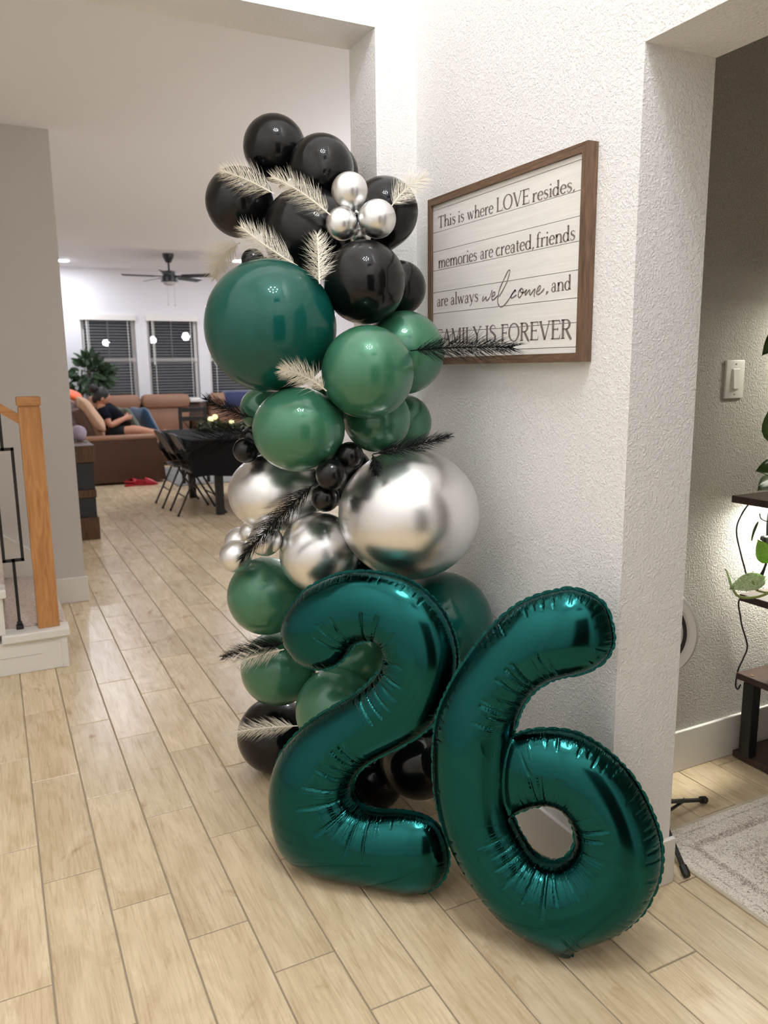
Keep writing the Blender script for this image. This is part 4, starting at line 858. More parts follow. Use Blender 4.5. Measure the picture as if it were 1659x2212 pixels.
MB().tube(catmull([(2.334, 1.752, .727), (2.318, 1.756, .69), (2.282, 1.768, .645), (2.27, 1.77, .633)], 5), .0032, 6).tube(catmull([(2.336, 1.752, .727), (2.325, 1.756, .68), (2.313, 1.762, .632)], 5), .0036, 6).build('lead', MT['iron'], ps)

def leaf_mesh(name, m, ln=1.0, wd=.6, cup=.10, n=9, heart=0.0, th=.012):
    """a real leaf blade: pointed oval with midrib fold, cupped, with thickness; base at origin, tip at +x"""
    vs = []; fs = []; k = 5
    for s_ in (1, -1):
        for i in range(n+1):
            t = i/n; wv = wd/2*(math.sin(PI*t**.75)**.8)*(1-.25*t)+.002
            for j in range(k):
                q = -1+2*j/(k-1); x = ln*t-(heart*ln*.16*abs(q)*(1-t)**2)
                vs.append((x, wv*q, cup*ln*(abs(q)**1.5*.6-.9*(t-.45)**2)+s_*th*ln*.25*(1-abs(q)*.7)))
    m0 = (n+1)*k
    for i in range(n):
        for j in range(k-1):
            a = i*k+j; fs += [(a, a+1, a+k+1, a+k), (m0+a, m0+a+k, m0+a+k+1, m0+a+1)]
    for i in range(n): a = i*k; fs += [(a, a+k, m0+a+k, m0+a), (a+k-1, m0+a+k-1, m0+a+2*k-1, a+2*k-1)]
    for j in range(k-1): fs += [(j, m0+j, m0+j+1, j+1), (n*k+j, n*k+j+1, m0+n*k+j+1, m0+n*k+j)]
    mb = MB().add(vs, fs); return mb.mesh(name, m, smooth='all')
def place_leaf(par, me, base, tip, roll=0.0, wscale=1.0, face=None, label=None):
    b_, t_ = Vector(base), Vector(tip); x = (t_-b_); ln = x.length; x.normalize()
    f = Vector(face) if face is not None else (EYE-b_); z = (f-x*f.dot(x)).normalized(); y = z.cross(x)
    if roll: R_ = Matrix.Rotation(roll, 3, x); y, z = R_ @ y, R_ @ z
    o = bpy.data.objects.new('leaf', me); C.objects.link(o); o.parent = par
    mm = Matrix((x*ln, y*ln*wscale, z*ln)).transposed().to_4x4(); mm.translation = b_-wloc(par); o.matrix_local = mm
    if label: o['label'] = label
    return o
LB = leaf_mesh('leaf', MT['bigleaf'], 1, .85, .10); LP = leaf_mesh('leaf', MT['pothos'], 1, .72, .12, heart=1); LV = leaf_mesh('leaf', MT['varieg'], 1, .55, .10, heart=1)
def pot(par, x, y, z, r, h):
    MB().lathe((x, y, z), [(r*.72, 0), (r*.78, .004), (r*.98, h*.92), (r*1.04, h*.93), (r*1.04, h), (r*.94, h), (r*.92, h-.012)], 24).build('pot', MT['pot'], par, smooth=True)
    MB().lathe((x, y, z+h-.016), [(r*.9, 0), (r*.5, .004), (.002, .006)], 20).build('soil', MT['soil'], par, smooth=True)
p1 = thing('potted_plant', 'potted plant with thick round dark green leaves on the top shelf', 'plant', (2.36, 1.60, .969))
pot(p1, 2.36, 1.60, .969, .075, .11)
for b_, t_, ws, rl in (((2.187, 1.60, 1.150), (2.137, 1.585, 1.330), 1.0, .2), ((2.167, 1.56, 1.140), (2.147, 1.55, 1.255), 1.05, -.2), ((2.187, 1.60, 1.075), (2.052, 1.60, 1.082), .75, .5), ((2.207, 1.61, 1.035), (2.067, 1.60, 1.022), .8, .7), ((2.202, 1.62, 1.50), (2.042, 1.60, 1.425), .6, .3), ((2.382, 1.55, 1.30), (2.412, 1.52, 1.46), 1, 0), ((2.402, 1.62, 1.20), (2.532, 1.60, 1.28), 1, 0), ((2.342, 1.64, 1.35), (2.312, 1.66, 1.50), 1, .3)):
    place_leaf(p1, LB, b_, t_, rl, ws)
    MB().tube(catmull([(2.36, 1.60, 1.07), ((2.36+b_[0])/2, (1.60+b_[1])/2, max(b_[2]-.03, 1.09)), b_], 5), .0045, 6).build('stalk', MT['stem'], p1)
p2 = thing('trailing_plant', 'pothos in a black pot with pale trailing leaves on the second shelf', 'plant', (2.33, 1.58, .652))
pot(p2, 2.33, 1.58, .652, .085, .11)
place_leaf(p2, LP, (2.138, 1.60, .797), (2.084, 1.60, .868), .1, .95, label='bright lime leaf')
place_leaf(p2, LP, (2.150, 1.56, .800), (2.100, 1.55, .728), -.1, 1.05)
place_leaf(p2, LV, (2.090, 1.585, .742), (1.972, 1.60, .722), .25, .95, label='pale variegated leaf')
place_leaf(p2, LV, (1.978, 1.60, .728), (1.950, 1.60, .790), .9, .35, label='thin rolled young leaf')
for b_, t_ in (((2.36, 1.55, .80), (2.40, 1.5, .90)), ((2.28, 1.56, .80), (2.24, 1.50, .88)), ((2.40, 1.60, .79), (2.50, 1.58, .82)), ((2.33, 1.65, .80), (2.30, 1.72, .88))): place_leaf(p2, LP, b_, t_, .2)
MB().tube(catmull([(2.33, 1.60, .745), (2.26, 1.575, .775), (2.19, 1.57, .735), (2.11, 1.575, .695), (2.04, 1.585, .690), (2.005, 1.595, .700), (1.985, 1.60, .728)], 6), .0042, 8).tube(catmull([(2.12, 1.576, .697), (2.07, 1.58, .712), (2.055, 1.583, .742)], 5), .0034, 6).build('vine', MT['stem'], p2, smooth=True)
MB().tube(catmull([(2.33, 1.60, .745), (2.25, 1.60, .80), (2.138, 1.60, .797)], 6), .0035, 6).tube(catmull([(2.33, 1.60, .745), (2.24, 1.57, .82), (2.150, 1.56, .800)], 6), .0035, 6).build('stalk', MT['stem'], p2, smooth=True)
MB().tube(catmull([(2.40, 1.58, .945), (2.30, 1.62, .892), (2.19, 1.66, .905), (2.17, 1.665, .930)], 5), .0022, 6).build('dry_tendril', MT['iron'], p2)
place_leaf(p2, LB, (2.17, 1.665, .905), (2.135, 1.66, .845), 1.2, .45, label='shrivelled hanging leaf')

rg = MB().rbox(1.645, -.90, .0005, 3.90, 1.552, .0075, .002).build('area_rug', MT['rug'], None, (1.645, 1.552, 0)); tag(rg, 'flat cream and mauve distressed pattern rug on the floor at right', 'rug')
MB().rbox(1.635, -.91, .0005, 1.645, 1.562, .0078, .002).rbox(1.645, 1.552, .0005, 3.91, 1.562, .0078, .002).build('binding', MT['binding'], rg)
rl_ = thing('ring_light', 'white ring light with black tripod legs half hidden behind the wall end', 'ring light', (1.68, 1.60, 0))
u_ = Vector((.62, -.785, 0)); w_ = Vector((0, 0, 1)); ctr = Vector((1.690, 1.668, .622)); nn_ = u_.cross(w_)
vs = []; fs = []; prof = [(.158, .004), (.153, .013), (.136, .015), (.127, .008), (.127, -.010), (.153, -.012), (.158, -.004)]
for j in range(48):
    a = 2*PI*j/48
    for r_, h_ in prof: vs.append(ctr+(u_*math.cos(a)+w_*math.sin(a))*r_+nn_*h_)
k_ = len(prof)
for j in range(48):
    for i in range(k_): fs.append((j*k_+i, j*k_+(i+1) % k_, ((j+1) % 48)*k_+(i+1) % k_, ((j+1) % 48)*k_+i))
MB().add(vs, fs).build('diffuser', MT['ring'], rl_, smooth=True)
vs = []; fs = []; prof = [(.1272, .010), (.1272, -.011), (.117, -.011), (.117, .010)]
for j in range(48):
    a = 2*PI*j/48
    for r_, h_ in prof: vs.append(ctr+(u_*math.cos(a)+w_*math.sin(a))*r_+nn_*h_)
for j in range(48):
    for i in range(4): fs.append((j*4+i, j*4+(i+1) % 4, ((j+1) % 48)*4+(i+1) % 4, ((j+1) % 48)*4+i))
MB().add(vs, fs).build('inner_band', MT['iron'], rl_, smooth=True)
HB = Vector((1.672, 1.560, 0))
MB().tube([HB+Vector((0, 0, .06)), HB+Vector((0, 0, .30)), HB+Vector((.01, .06, .44)), ctr-w_*.155], .009, 8).build('pole', MT['iron'], rl_)
MB().tube([HB+Vector((0, 0, .05)), HB+Vector((0, 0, .12))], .016, 10).build('collar', MT['iron'], rl_)
for fx in ((1.955, 1.620, .014), (1.603, 1.372, .014), (1.60, 1.735, .014)):
    f_ = Vector(fx); top = HB+Vector((0, 0, .115)); dr = (f_-top).normalized()
    lg = MB().tube([top, f_], .0085, 4, sq=.7).build('leg', MT['iron'], rl_)
    MB().tube([f_-dr*.026, f_-dr*.004, f_+dr*.004], [.0115, .0125, .010], 8).build('rubber_foot', MT['knot_dark'], lg)
    MB().tube([HB+Vector((0, 0, .055)), top.lerp(f_, .55)], .006, 4, sq=.5).build('brace', MT['iron'], lg)
    MB().tube([top.lerp(f_, .55)+Vector((0, 0, .006)), top.lerp(f_, .55)+Vector((0, 0, .0105))], .003, 8).build('rivet', MT['steel'], lg)

# ================================================================== living room
fan = thing('ceiling_fan', 'black five blade ceiling fan with pull chains in the living room', 'ceiling fan', (2.36, 11.3, 2.975))
fx, fy = 2.36, 11.3
MB().lathe((fx, fy, 2.86), [(.035, 0), (.075, .07), (.08, .115)], 20).build('canopy', MT['fan'], fan, smooth=True)
MB().tube([(fx, fy, 2.87), (fx, fy, 2.74)], .014, 8).build('downrod', MT['fan'], fan)
MB().lathe((fx, fy, 2.60), [(.07, 0), (.115, .005), (.115, .06), (.095, .065), (.095, .135), (.06, .15)], 24).build('motor_housing', MT['fan'], fan, smooth=True)
MB().lathe((fx, fy, 2.555), [(.02, 0), (.07, .012), (.10, .045)], 24).build('light_bowl', MT['frost'], fan, smooth=True)
for k in range(5):
    a = math.radians(36+72*k); R_ = Matrix.Translation((fx, fy, 2.675)) @ Matrix.Rotation(a, 4, 'Z') @ Matrix.Rotation(math.radians(-13), 4, 'X')
    bl = MB().rbox(.20, -.062, -.004, .63, .062, .004, .003, R_).build('blade', MT['fan'], fan)
    MB().rbox(.08, -.02, -.004, .24, .02, .006, .002, R_).build('blade_arm', MT['fan'], bl)
for dx in (-.045, .045): MB().tube([(fx+dx, fy-.06, 2.60), (fx+dx, fy-.06, 2.30)], .0022, 5).sq((fx+dx, fy-.06, 2.29), (.008, .008, .014), 1, n=8, k=6).build('pull_chain', MT['steel'], fan)

so = thing('sectional_sofa', 'large tan leather sectional sofa along the window wall and left side', 'sofa', (1.9, 11.6, 0))
MB().prism([(1.045, .03), (1.94, .03), (1.915, .33), (1.845, .575), (1.82, .598), (1.03, .578), (1.0, .55), (1.0, .27)], 'y', 10.18, 10.42).build('arm', MT['leather_shaded'], so)
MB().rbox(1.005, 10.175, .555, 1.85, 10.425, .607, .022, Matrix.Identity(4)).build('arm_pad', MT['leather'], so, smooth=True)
MB().rbox(1.02, 10.42, .04, 1.90, 12.84, .30, .02).rbox(1.0, 11.95, .04, 4.3, 12.84, .30, .02).build('base', MT['leather_shaded'], so, smooth=True)
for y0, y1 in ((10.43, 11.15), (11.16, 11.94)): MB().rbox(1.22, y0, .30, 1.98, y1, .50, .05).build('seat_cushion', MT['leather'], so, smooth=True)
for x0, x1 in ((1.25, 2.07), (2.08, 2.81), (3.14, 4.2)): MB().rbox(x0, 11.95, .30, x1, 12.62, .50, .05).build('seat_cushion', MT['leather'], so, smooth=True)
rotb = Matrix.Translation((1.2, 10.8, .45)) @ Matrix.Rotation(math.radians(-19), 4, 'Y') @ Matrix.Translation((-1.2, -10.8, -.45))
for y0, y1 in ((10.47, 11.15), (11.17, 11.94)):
    MB().rbox(1.06, y0, .42, 1.22, y1, 1.00, .05, rotb).build('back_cushion', MT['leather_shaded'], so, smooth=True)
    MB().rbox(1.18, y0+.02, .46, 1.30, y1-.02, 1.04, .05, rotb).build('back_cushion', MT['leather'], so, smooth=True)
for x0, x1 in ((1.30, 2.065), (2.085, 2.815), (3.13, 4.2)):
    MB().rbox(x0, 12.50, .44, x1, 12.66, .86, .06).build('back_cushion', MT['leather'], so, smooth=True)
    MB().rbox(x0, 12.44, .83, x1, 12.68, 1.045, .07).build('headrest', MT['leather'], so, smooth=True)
MB().rbox(1.02, 12.66, .30, 4.25, 12.85, .90, .05).build('back_panel', MT['leather_shaded'], so, smooth=True)
MB().rbox(2.825, 12.0, .30, 3.12, 12.66, .70, .03).build('console_box', MT['leather_shaded'], so, smooth=True)
tr = MB().rbox(2.83, 12.55, .905, 3.02, 12.78, .975, .02).build('tissue_box', MT['white'], None, (2.92, 12.66, .905), smooth=True); tag(tr, 'white box resting on the gap between the sofa backs', 'box')
def pillow(name, c, r, rot, m, label, cat='pillow', org=None):
    o = MB().sq(c, r, .35, rot, 28, 16, .55).build(name, m, None, c, smooth='all'); return tag(o, label, cat)
E = lambda x, y, z: (Matrix.Rotation(math.radians(z), 3, 'Z') @ Matrix.Rotation(math.radians(y), 3, 'Y') @ Matrix.Rotation(math.radians(x), 3, 'X'))
pillow('throw_pillow', (1.955, 11.60, .700), (.215, .215, .085), E(0, 62, 20), MT['bluep'], 'dark blue velvet pillow leaning on the sofa seat')
pillow('throw_pillow', (1.715, 11.45, .725), (.205, .205, .075), E(0, 60, 12), MT['greyp'], 'grey green pillow between the person and the blue pillow')
pillow('throw_pillow', (1.13, 10.62, .87), (.25, .20, .085), E(0, 58, 0), MT['beigep'], 'beige pillow behind the reclining person, on the sofa end')
bk = MB().sq((.99, 11.1, 1.095), (.11, .30, .055), .6, E(6, 24, 0), 26, 14).build('blanket', MT['orange'], None, (.99, 11.1, 1.06), smooth='all'); tag(bk, 'bright orange blanket thrown over the left end of the sofa back', 'blanket')
bt = MB().rbox(3.36, 12.41, .80, 3.98, 12.71, 1.07, .05).build('throw_blanket', MT['bluet'], None, (3.65, 12.56, .8), smooth=True); tag(bt, 'navy blue blanket draped over the right sofa back', 'blanket')
gr_ = MB().rbox(1.97, 9.65, .0005, 3.6, 11.6, .010, .003).build('living_room_rug', MT['greyrug'], None, (2.5, 10.6, 0)); tag(gr_, 'grey mottled rug beyond the folding chairs in the living room', 'rug')

def shoe(c, rz, label):
    """clog: sole, rounded upper with an open heel, strap"""
    R_ = Matrix.Translation(c) @ Matrix.Rotation(rz, 4, 'Z'); o = thing('clog', label, 'shoe', c, 'pair of red clogs')
    out = [(.135*math.cos(a)*(1 if math.cos(a) > 0 else .95), .048*math.sin(a)*(1+.18*math.cos(a))) for a in [2*PI*i/20 for i in range(20)]]
    m_ = MB().prism(out, 'z', 0, .022); m_.v = [tuple(R_ @ Vector(v)) for v in m_.v]; m_.build('sole', MT['red'], o)
    vs = []; fs = []
    for i in range(9):
        t = i/8; x = -.02+.145*t; hw = .05*math.sqrt(max(0, 1-(max(0, x-.03)/.105)**2))+.002; hh = .022+.055*(1-t**2.2)
        for j in range(9): a = PI*j/8; vs.append(R_ @ Vector((x, hw*math.cos(a), .02+hh*math.sin(a)-.02*math.sin(a)*t)))
    for i in range(8):
        for j in range(8): fs.append((i*9+j, i*9+j+1, (i+1)*9+j+1, (i+1)*9+j))
    MB().add(vs, fs).build('upper', MT['red'], o, smooth='all')
    MB().tube([R_ @ Vector(p) for p in ((-.01, .047, .05), (-.08, .045, .058), (-.125, .0, .06), (-.08, -.045, .058), (-.01, -.047, .05))], [.007]*5, 6, sq=1.4).build('heel_strap', MT['red'], o)
shoe((1.50, 10.02, .001), .5, 'red clog nearer the sofa corner, left one of the pair'); shoe((1.66, 9.99, .001), -.1, 'red clog lying to the right of the other one on the floor')

# person reclining on the sofa
per = thing('person', 'person in navy tee and black shorts reclining on the tan sofa', 'person', (1.42, 10.8, .50))
def skin_mesh(name, m, verts, edges, par, sub=2):
    me = bpy.data.meshes.new(name); b0 = wloc(par); me.from_pydata([tuple(Vector(v[:3])-b0) for v in verts], edges, [])
    ob = bpy.data.objects.new(name, me); C.objects.link(ob); ob.parent = par
    md = ob.modifiers.new('skin', 'SKIN'); md.use_smooth_shade = True
    for i, v in enumerate(verts):
        sv = me.skin_vertices[0].data[i]; sv.radius = (v[3], v[4] if len(v) > 4 else v[3]); sv.use_root = (i == 0)
    s2 = ob.modifiers.new('sub', 'SUBSURF'); s2.levels = sub; s2.render_levels = sub
    me.materials.append(m); return ob
y0 = 10.8
V_ = [(1.44, y0, .625, .13, .15), (1.42, y0, .74, .125, .15), (1.37, y0, .85, .11, .16), (1.30, y0, .925, .07, .10), (1.275, y0, .975, .052), (1.29, y0, 1.03, .06),
      (1.29, y0-.18, .895, .062), (1.345, y0-.23, .71, .050), (1.46, y0-.18, .765, .040), (1.555, y0-.13, .800, .030), (1.60, y0-.12, .812, .030),
      (1.29, y0+.18, .895, .062), (1.38, y0+.24, .71, .050), (1.48, y0+.16, .765, .040), (1.555, y0+.07, .800, .030), (1.60, y0+.04, .812, .030),
      (1.45, y0-.10, .60, .095), (1.66, y0-.24, .645, .072), (1.80, y0-.18, .615, .060), (1.97, y0-.10, .575, .040), (2.06, y0-.09, .565, .036), (2.08, y0-.09, .62, .026),
      (1.45, y0+.10, .60, .095), (1.72, y0+.22, .62, .070), (1.88, y0+.24, .585, .058), (2.04, y0+.24, .56, .040), (2.12, y0+.24, .56, .036), (2.14, y0+.24, .61, .026)]
E_ = [(0, 1), (1, 2), (2, 3), (3, 4), (4, 5), (2, 6), (6, 7), (7, 8), (8, 9), (9, 10), (2, 11), (11, 12), (12, 13), (13, 14), (14, 15), (0, 16), (16, 17), (17, 18), (18, 19), (19, 20), (20, 21), (0, 22), (22, 23), (23, 24), (24, 25), (25, 26), (26, 27)]
for hand, sgn, sh_ in ((10, -1, -.12), (15, 1, .04)):
    for q in range(4):
        b_ = (1.61, y0+sh_, .825-.012*q, .010); V_ += [b_, (1.645-.004*abs(q-1), y0+sh_-sgn*.022, .832-.014*q, .0092), (1.640-.004*abs(q-1), y0+sh_-sgn*.055, .832-.015*q, .0085)]
        n_ = len(V_); E_ += [(hand, n_-3), (n_-3, n_-2), (n_-2, n_-1)]
    V_ += [(1.585, y0+sh_-sgn*.02, .842, .011), (1.605, y0+sh_-sgn*.045, .862, .0095)]; n_ = len(V_); E_ += [(hand, n_-2), (n_-2, n_-1)]
body = skin_mesh('body', MT['skin'], V_, E_, per)
# head with face, part of the same figure
hd = MB(); vs = []; fs = []; hc = Vector((1.305, y0, 1.062)); tilt = Matrix.Rotation(math.radians(24), 3, 'Y')
for i in range(25):
    th = PI*i/24
    for j in range(32):
        a = 2*PI*j/32; p = Vector((.095*math.sin(th)*math.cos(a), .076*math.sin(th)*math.sin(a), .118*math.cos(th)))
        f = max(0, math.cos(a))*math.sin(th)
        if p.z < -.02: p.y *= 1-.28*min(1, (-p.z-.02)/.09); p.x *= 1-.10*min(1, (-p.z-.02)/.09)
        g = lambda y_, z_, sy, sz: math.exp(-((p.y-y_)/sy)**2-((p.z-z_)/sz)**2)*(1 if p.x > 0 else 0)
        p.x += .026*g(0, -.022, .012, .020)+.010*g(0, .005, .010, .022)+.008*g(0, -.062, .022, .009)-.006*g(0, -.046, .02, .006)+.010*g(0, -.098, .025, .016)-.010*g(.030, .012, .014, .011)-.010*g(-.030, .012, .014, .011)+.004*g(.03, .030, .02, .008)+.004*g(-.03, .030, .02, .008)
        vs.append(hc+tilt @ p)
for i in range(24):
    for j in range(32): fs.append((i*32+j, i*32+(j+1) % 32, (i+1)*32+(j+1) % 32, (i+1)*32+j))
hd.add(vs, fs); head = hd.build('head', MT['skin'], per, smooth='all')
for s_ in (-1, 1):
    MB().sq(hc+tilt @ Vector((-.005, s_*.077, -.005)), (.020, .010, .032), 1, tilt, 12, 8).build('ear', MT['skin'], head, smooth='all')
    MB().sq(hc+tilt @ Vector((.082, s_*.030, .012)), (.009, .012, .006), 1, tilt, 12, 8).build('eye', MT['hair'], head, smooth='all')
hm = MB(); hm.sq(hc+tilt @ Vector((-.022, 0, .030)), (.098, .088, .108), 1, tilt, 24, 16); hm.sq(hc+tilt @ Vector((-.135, 0, .075)), (.062, .058, .058), 1, tilt, 18, 12); hm.sq(hc+tilt @ Vector((-.07, 0, -.03)), (.05, .06, .07), 1, tilt, 18, 12)
hm.build('hair', MT['hair'], per, smooth='all')
skin_mesh('tee_shirt', MT['navy'], [(1.455, y0, .66, .145, .175), (1.44, y0, .76, .150, .178), (1.375, y0, .86, .125, .178), (1.305, y0, .925, .085, .125), (1.285, y0, .955, .066, .07), (1.285, y0-.19, .890, .080), (1.335, y0-.225, .775, .078), (1.285, y0+.19, .890, .080), (1.365, y0+.225, .775, .078)], [(0, 1), (1, 2), (2, 3), (3, 4), (2, 5), (5, 6), (2, 7), (7, 8)], per)
skin_mesh('shorts', MT['shorts'], [(1.43, y0, .62, .145, .17), (1.46, y0-.11, .60, .115), (1.60, y0-.205, .632, .098), (1.46, y0+.11, .60, .115), (1.63, y0+.19, .615, .098)], [(0, 1), (1, 2), (0, 3), (3, 4)], per)

# fiddle-leaf plant in the corner
fg = thing('fiddle_leaf_plant', 'bushy fiddle leaf fig in the corner left of the windows', 'plant', (1.16, 13.02, 0))
MB().lathe((1.16, 13.02, 0), [(.10, 0), (.12, .01), (.14, .28), (.145, .30), (.13, .30), (.125, .27)], 24).build('pot', MT['pot'], fg, smooth=True)
MB().lathe((1.16, 13.02, .27), [(.125, 0), (.002, .01)], 20).build('soil', MT['soil'], fg)
MB().tube(catmull([(1.16, 13.02, .26), (1.20, 13.0, .7), (1.30, 12.98, 1.1), (1.44, 12.95, 1.5)], 6), .014, 8).tube(catmull([(1.25, 12.99, .9), (1.28, 12.97, 1.2), (1.30, 12.95, 1.42)], 6), .010, 8).tube(catmull([(1.2, 13.0, .75), (1.17, 12.97, .95), (1.14, 12.95, 1.12)], 6), .008, 8).build('trunk', MT['trunk'], fg, smooth=True)
LF = leaf_mesh('leaf', MT['fig'], 1, .66, .12); rs = random.Random(11)
for k in range(128):
    if k < 116:
        a = rs.uniform(0, 2*PI); q = rs.random()**.5; cx, cz = 1.44+.24*q*math.cos(a), 1.36+.27*q*math.sin(a); cy = 12.95+rs.uniform(-.16, .10)
        dx, dz = math.cos(a)*.8+rs.uniform(-.5, .5), math.sin(a)*.6+rs.uniform(-.4, .5)
    else:
        cx, cz, cy = 1.13+rs.uniform(-.05, .08), 1.10+rs.uniform(-.08, .06), 12.93; dx, dz = rs.uniform(-1, 1), rs.uniform(-.3, .8)
    dv = Vector((dx, rs.uniform(-.8, .3), dz)).normalized()*rs.uniform(.12, .20)
    if cy+dv.y > 13.12: dv.y = -abs(dv.y)
    place_leaf(fg, LF, (cx, cy, cz), Vector((cx, cy, cz))+dv, rs.uniform(-1, 1), 1.0, (rs.uniform(-.6, .6), -1, rs.uniform(0, 1.2)))

# dining table, cloth, centrepiece
tb = thing('dining_table', 'long dining table hidden under a black cloth, dark square legs showing', 'table', (2.2, 8.1, 0))
MB().rbox(1.675, 7.42, .715, 2.74, 8.86, .748, .005).build('tabletop', MT['rustic'], tb)
for x in (1.935, 2.60):
    for y in (7.52, 8.70): MB().rbox(x-.036, y-.036, 0, x+.036, y+.036, .715, .004).build('leg', MT['iron'], tb)
MB().rbox(1.90, 7.52, .60, 1.97, 8.70, .70, .004).build('apron', MT['iron'], tb)
cv = []; cf = []; per_ = []
nx, ny = 14, 18; x0, x1, ya, yb = 1.655, 2.78, 7.38, 8.90
for i in range(nx): per_.append((x0+(x1-x0)*i/nx, ya, 0, -1))
for i in range(ny): per_.append((x1, ya+(yb-ya)*i/ny, 1, 0))
for i in range(nx): per_.append((x1-(x1-x0)*i/nx, yb, 0, 1))
for i in range(ny): per_.append((x0, yb-(yb-ya)*i/ny, -1, 0))
n_ = len(per_); rows = [(.752, 0), (.745, .005), (.66, .008), (.55, .010), (.40, .012)]
rs = random.Random(4); ph = [rs.uniform(0, 6.28) for _ in range(n_)]
for r_, (z, o_) in enumerate(rows):
    for i, (x, y, a, b) in enumerate(per_):
        wv = (.012*math.sin(i*1.9+ph[0]) if r_ > 1 else 0)*(r_/4); cv.append((x+a*(o_+wv), y+b*(o_+wv), (z if not a else .752-(.752-z)*.52)+(0 if r_ < 4 else .012*math.sin(i*.9))))
for r_ in range(4):
    for i in range(n_): cf.append((r_*n_+i, r_*n_+(i+1) % n_, (r_+1)*n_+(i+1) % n_, (r_+1)*n_+i))
cf.append(tuple(range(n_)))
tc_ = MB().add(cv, cf).build('tablecloth', MT['cloth'], None, (2.2, 8.1, .75), smooth=True); tag(tc_, 'black cloth draped over the long dining table', 'tablecloth')
rs = random.Random(8); gm = MB(); lv = leaf_mesh('g', MT['garland'], 1, .45, .1, 3)
lvv = [v.co.copy() for v in lv.vertices]; lvf = [tuple(p.vertices) for p in lv.polygons]; bpy.data.meshes.remove(lv)
for k in range(520):
    b_ = Vector((rs.uniform(1.97, 2.66), 8.45+rs.gauss(0, .09), .756+abs(rs.gauss(0, .035)))); s_ = rs.uniform(.045, .085)
    R_ = Matrix.Translation(b_) @ Matrix.Rotation(rs.uniform(0, 6.28), 4, 'Z') @ Matrix.Rotation(-rs.uniform(-.1, 1.1), 4, 'Y') @ Matrix.Rotation(rs.uniform(-.8, .8), 4, 'X') @ Matrix.Scale(s_, 4)
    gm.add([R_ @ v for v in lvv], lvf)
ga = thing('garland', 'leafy green garland lying along the middle of the black table', 'garland', (2.3, 8.45, .752))
gm.build('foliage', MT['garland'], ga, kind='stuff'); MB().tube(catmull([(1.98, 8.45, .76), (2.2, 8.42, .765), (2.45, 8.47, .765), (2.66, 8.45, .76)], 6), .006, 6).build('garland_stem', MT['trunk'], ga)
for x, y, z, lb in ((2.135, 8.52, .87, 'white globe candle on a glass jar, leftmost on the table'), (2.20, 8.58, .89, 'white globe candle on a glass jar, tallest and in the middle'), (2.345, 8.45, .83, 'white globe candle on a glass jar, rightmost and lowest')):
    cn = thing('globe_candle', lb, 'candle', (x, y, .752), 'globe candles in the centrepiece')
    MB().lathe((x, y, .752), [(.034, 0), (.036, .004), (.036, z-.752-.02), (.033, z-.752-.02), (.033, .008)], 16).build('glass_jar', MT['jar'], cn, smooth=True)
    MB().sq((x, y, z+.005), (.031, .031, .029), 1, n=16, k=10).build('candle', MT['wax'], cn, smooth='all')

def folding_chair(label, loc):
    """faces +x; origin on the floor between the rear feet"""
    t = thing('folding_chair', label, 'chair', loc, 'folding chairs at the black table'); lx, ly, lz = loc
    P = lambda x, y, z: (lx+x, ly+y, lz+z)
    for s_ in (-1, 1):
        MB().tube([P(.035, s_*.20, .775), P(.10, s_*.205, .66), P(.46, s_*.215, .012)], .0105, 8).build('side_rail', MT['chair'], t, smooth=True)
        lg = MB().tube([P(.20, s_*.175, .425), P(.0, s_*.185, .012)], .0100, 8).build('rear_leg', MT['chair'], t, smooth=True)
        MB().tube([P(.002, s_*.185, .022), P(-.003, s_*.185, .0)], .0125, 8).build('foot_cap', MT['knot_dark'], lg)
        MB().tube([P(.455, s_*.215, .022), P(.467, s_*.215, .0)], .0125, 8).build('foot_cap', MT['knot_dark'], t)
    R_ = Matrix.Translation(P(.035, 0, .775)) @ Matrix.Rotation(math.radians(-27), 4, 'Y')
    MB().rbox(-.004, -.198, -.25, .012, .198, .004, .004, R_).build('backrest', MT['vinyl'], t)
    MB().tube([P(.032, -.20, .776), P(.030, 0, .786), P(.032, .20, .776)], .0105, 8).build('top_rail', MT['chair'], t, smooth=True)
    MB().rbox(lx+.13, ly-.19, lz+.418, lx+.50, ly+.19, lz+.446, .012, None).build('seat', MT['vinyl'], t, smooth=True)
    MB().tube([P(.08, -.18, .18), P(.08, .18, .18)], .007, 6).build('crossbar', MT['chair'], t)
    MB().tube([P(.36, -.21, .19), P(.36, .21, .19)], .007, 6).build('crossbar', MT['chair'], t)
    return t
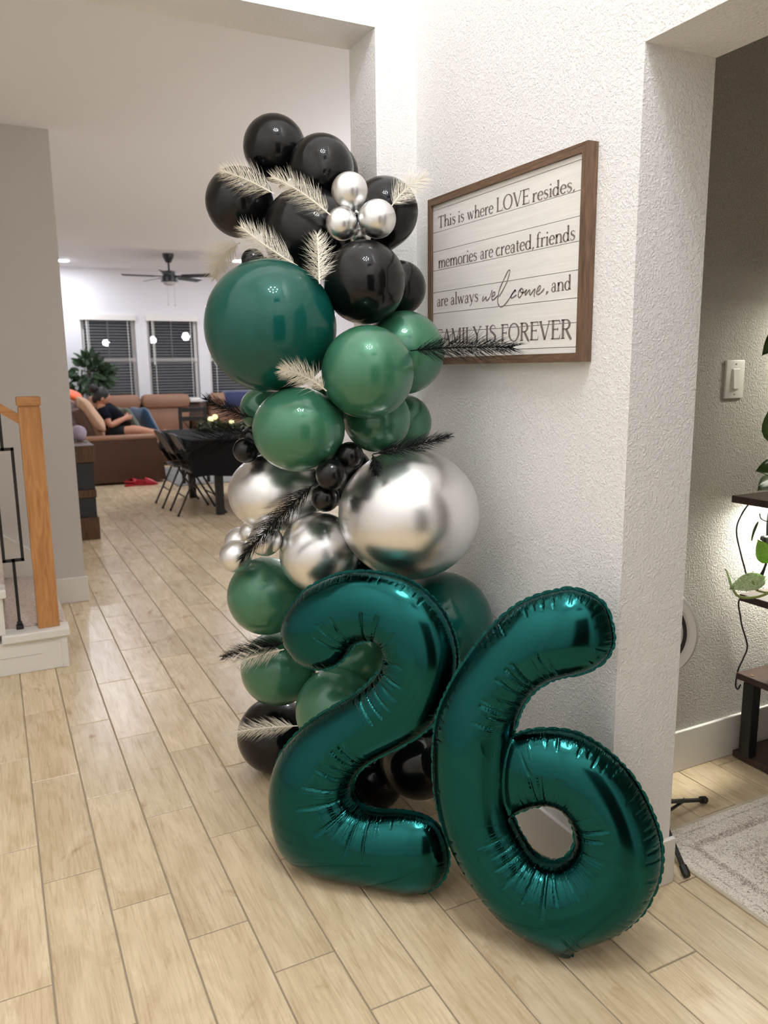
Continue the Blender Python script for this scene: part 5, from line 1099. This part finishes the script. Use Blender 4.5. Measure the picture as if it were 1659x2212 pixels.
c0 = folding_chair('dark folding chair at the table side, farther of the two in view', (1.500, 8.335, 0))
dup(c0, (1.543, 7.785, 0), 0, 'dark folding chair at the table side, nearer of the two in view')
dup(c0, (2.93, 7.95, 0), PI, 'folding chair under the right side of the black table')
dc = thing('dining_chair', 'grey ladder back dining chair at the far end of the black table', 'chair', (2.24, 9.55, 0))
for s_ in (-1, 1):
    MB().rbox(2.24+s_*.155-.02, 9.80, 0, 2.24+s_*.155+.02, 9.84, .96, .004).build('back_post', MT['chair'], dc)
    MB().rbox(2.24+s_*.155-.02, 9.42, 0, 2.24+s_*.155+.02, 9.46, .43, .004).build('leg', MT['chair'], dc)
for z in (.895, .785): MB().rbox(2.10, 9.805, z, 2.38, 9.83, z+.055, .004).build('back_slat', MT['chair'], dc)
MB().tube([(2.115, 9.815, .785), (2.365, 9.815, .48)], .014, 4, sq=.5).build('back_brace', MT['chair'], dc)
MB().rbox(2.06, 9.40, .43, 2.42, 9.84, .465, .008).build('seat', MT['vinyl'], dc)
# rustic console table left, mostly behind the stair wall
cs = thing('console_table', 'rustic wood and charcoal console end showing past the stair wall', 'console table', (.55, 7.3, 0))
MB().rbox(.34, 6.9, .655, .748, 7.48, .798, .006).build('top_block', MT['rustic'], cs)
MB().rbox(.36, 6.92, .425, .728, 7.465, .655, .004).build('panel', MT['slate'], cs)
MB().rbox(.345, 6.905, .36, .733, 7.475, .425, .005).build('rail', MT['rustic'], cs)
MB().rbox(.36, 6.92, .19, .726, 7.465, .36, .004).build('panel', MT['slate'], cs)
MB().rbox(.34, 6.9, .0, .738, 7.48, .19, .006).build('base_block', MT['rustic'], cs)
MB().tube([(.733, 7.474, .668), (.745, 7.482, .668)], .010, 8).build('knob', MT['steel'], cs)
pc = MB().sq((.672, 7.40, .868), (.062, .07, .068), .8, E(10, 12, 30), 22, 14).build('cloth_bundle', MT['pastel'], None, (.67, 7.4, .798), smooth='all'); tag(pc, 'pastel cloth bundle lying on the rustic console', 'cloth')
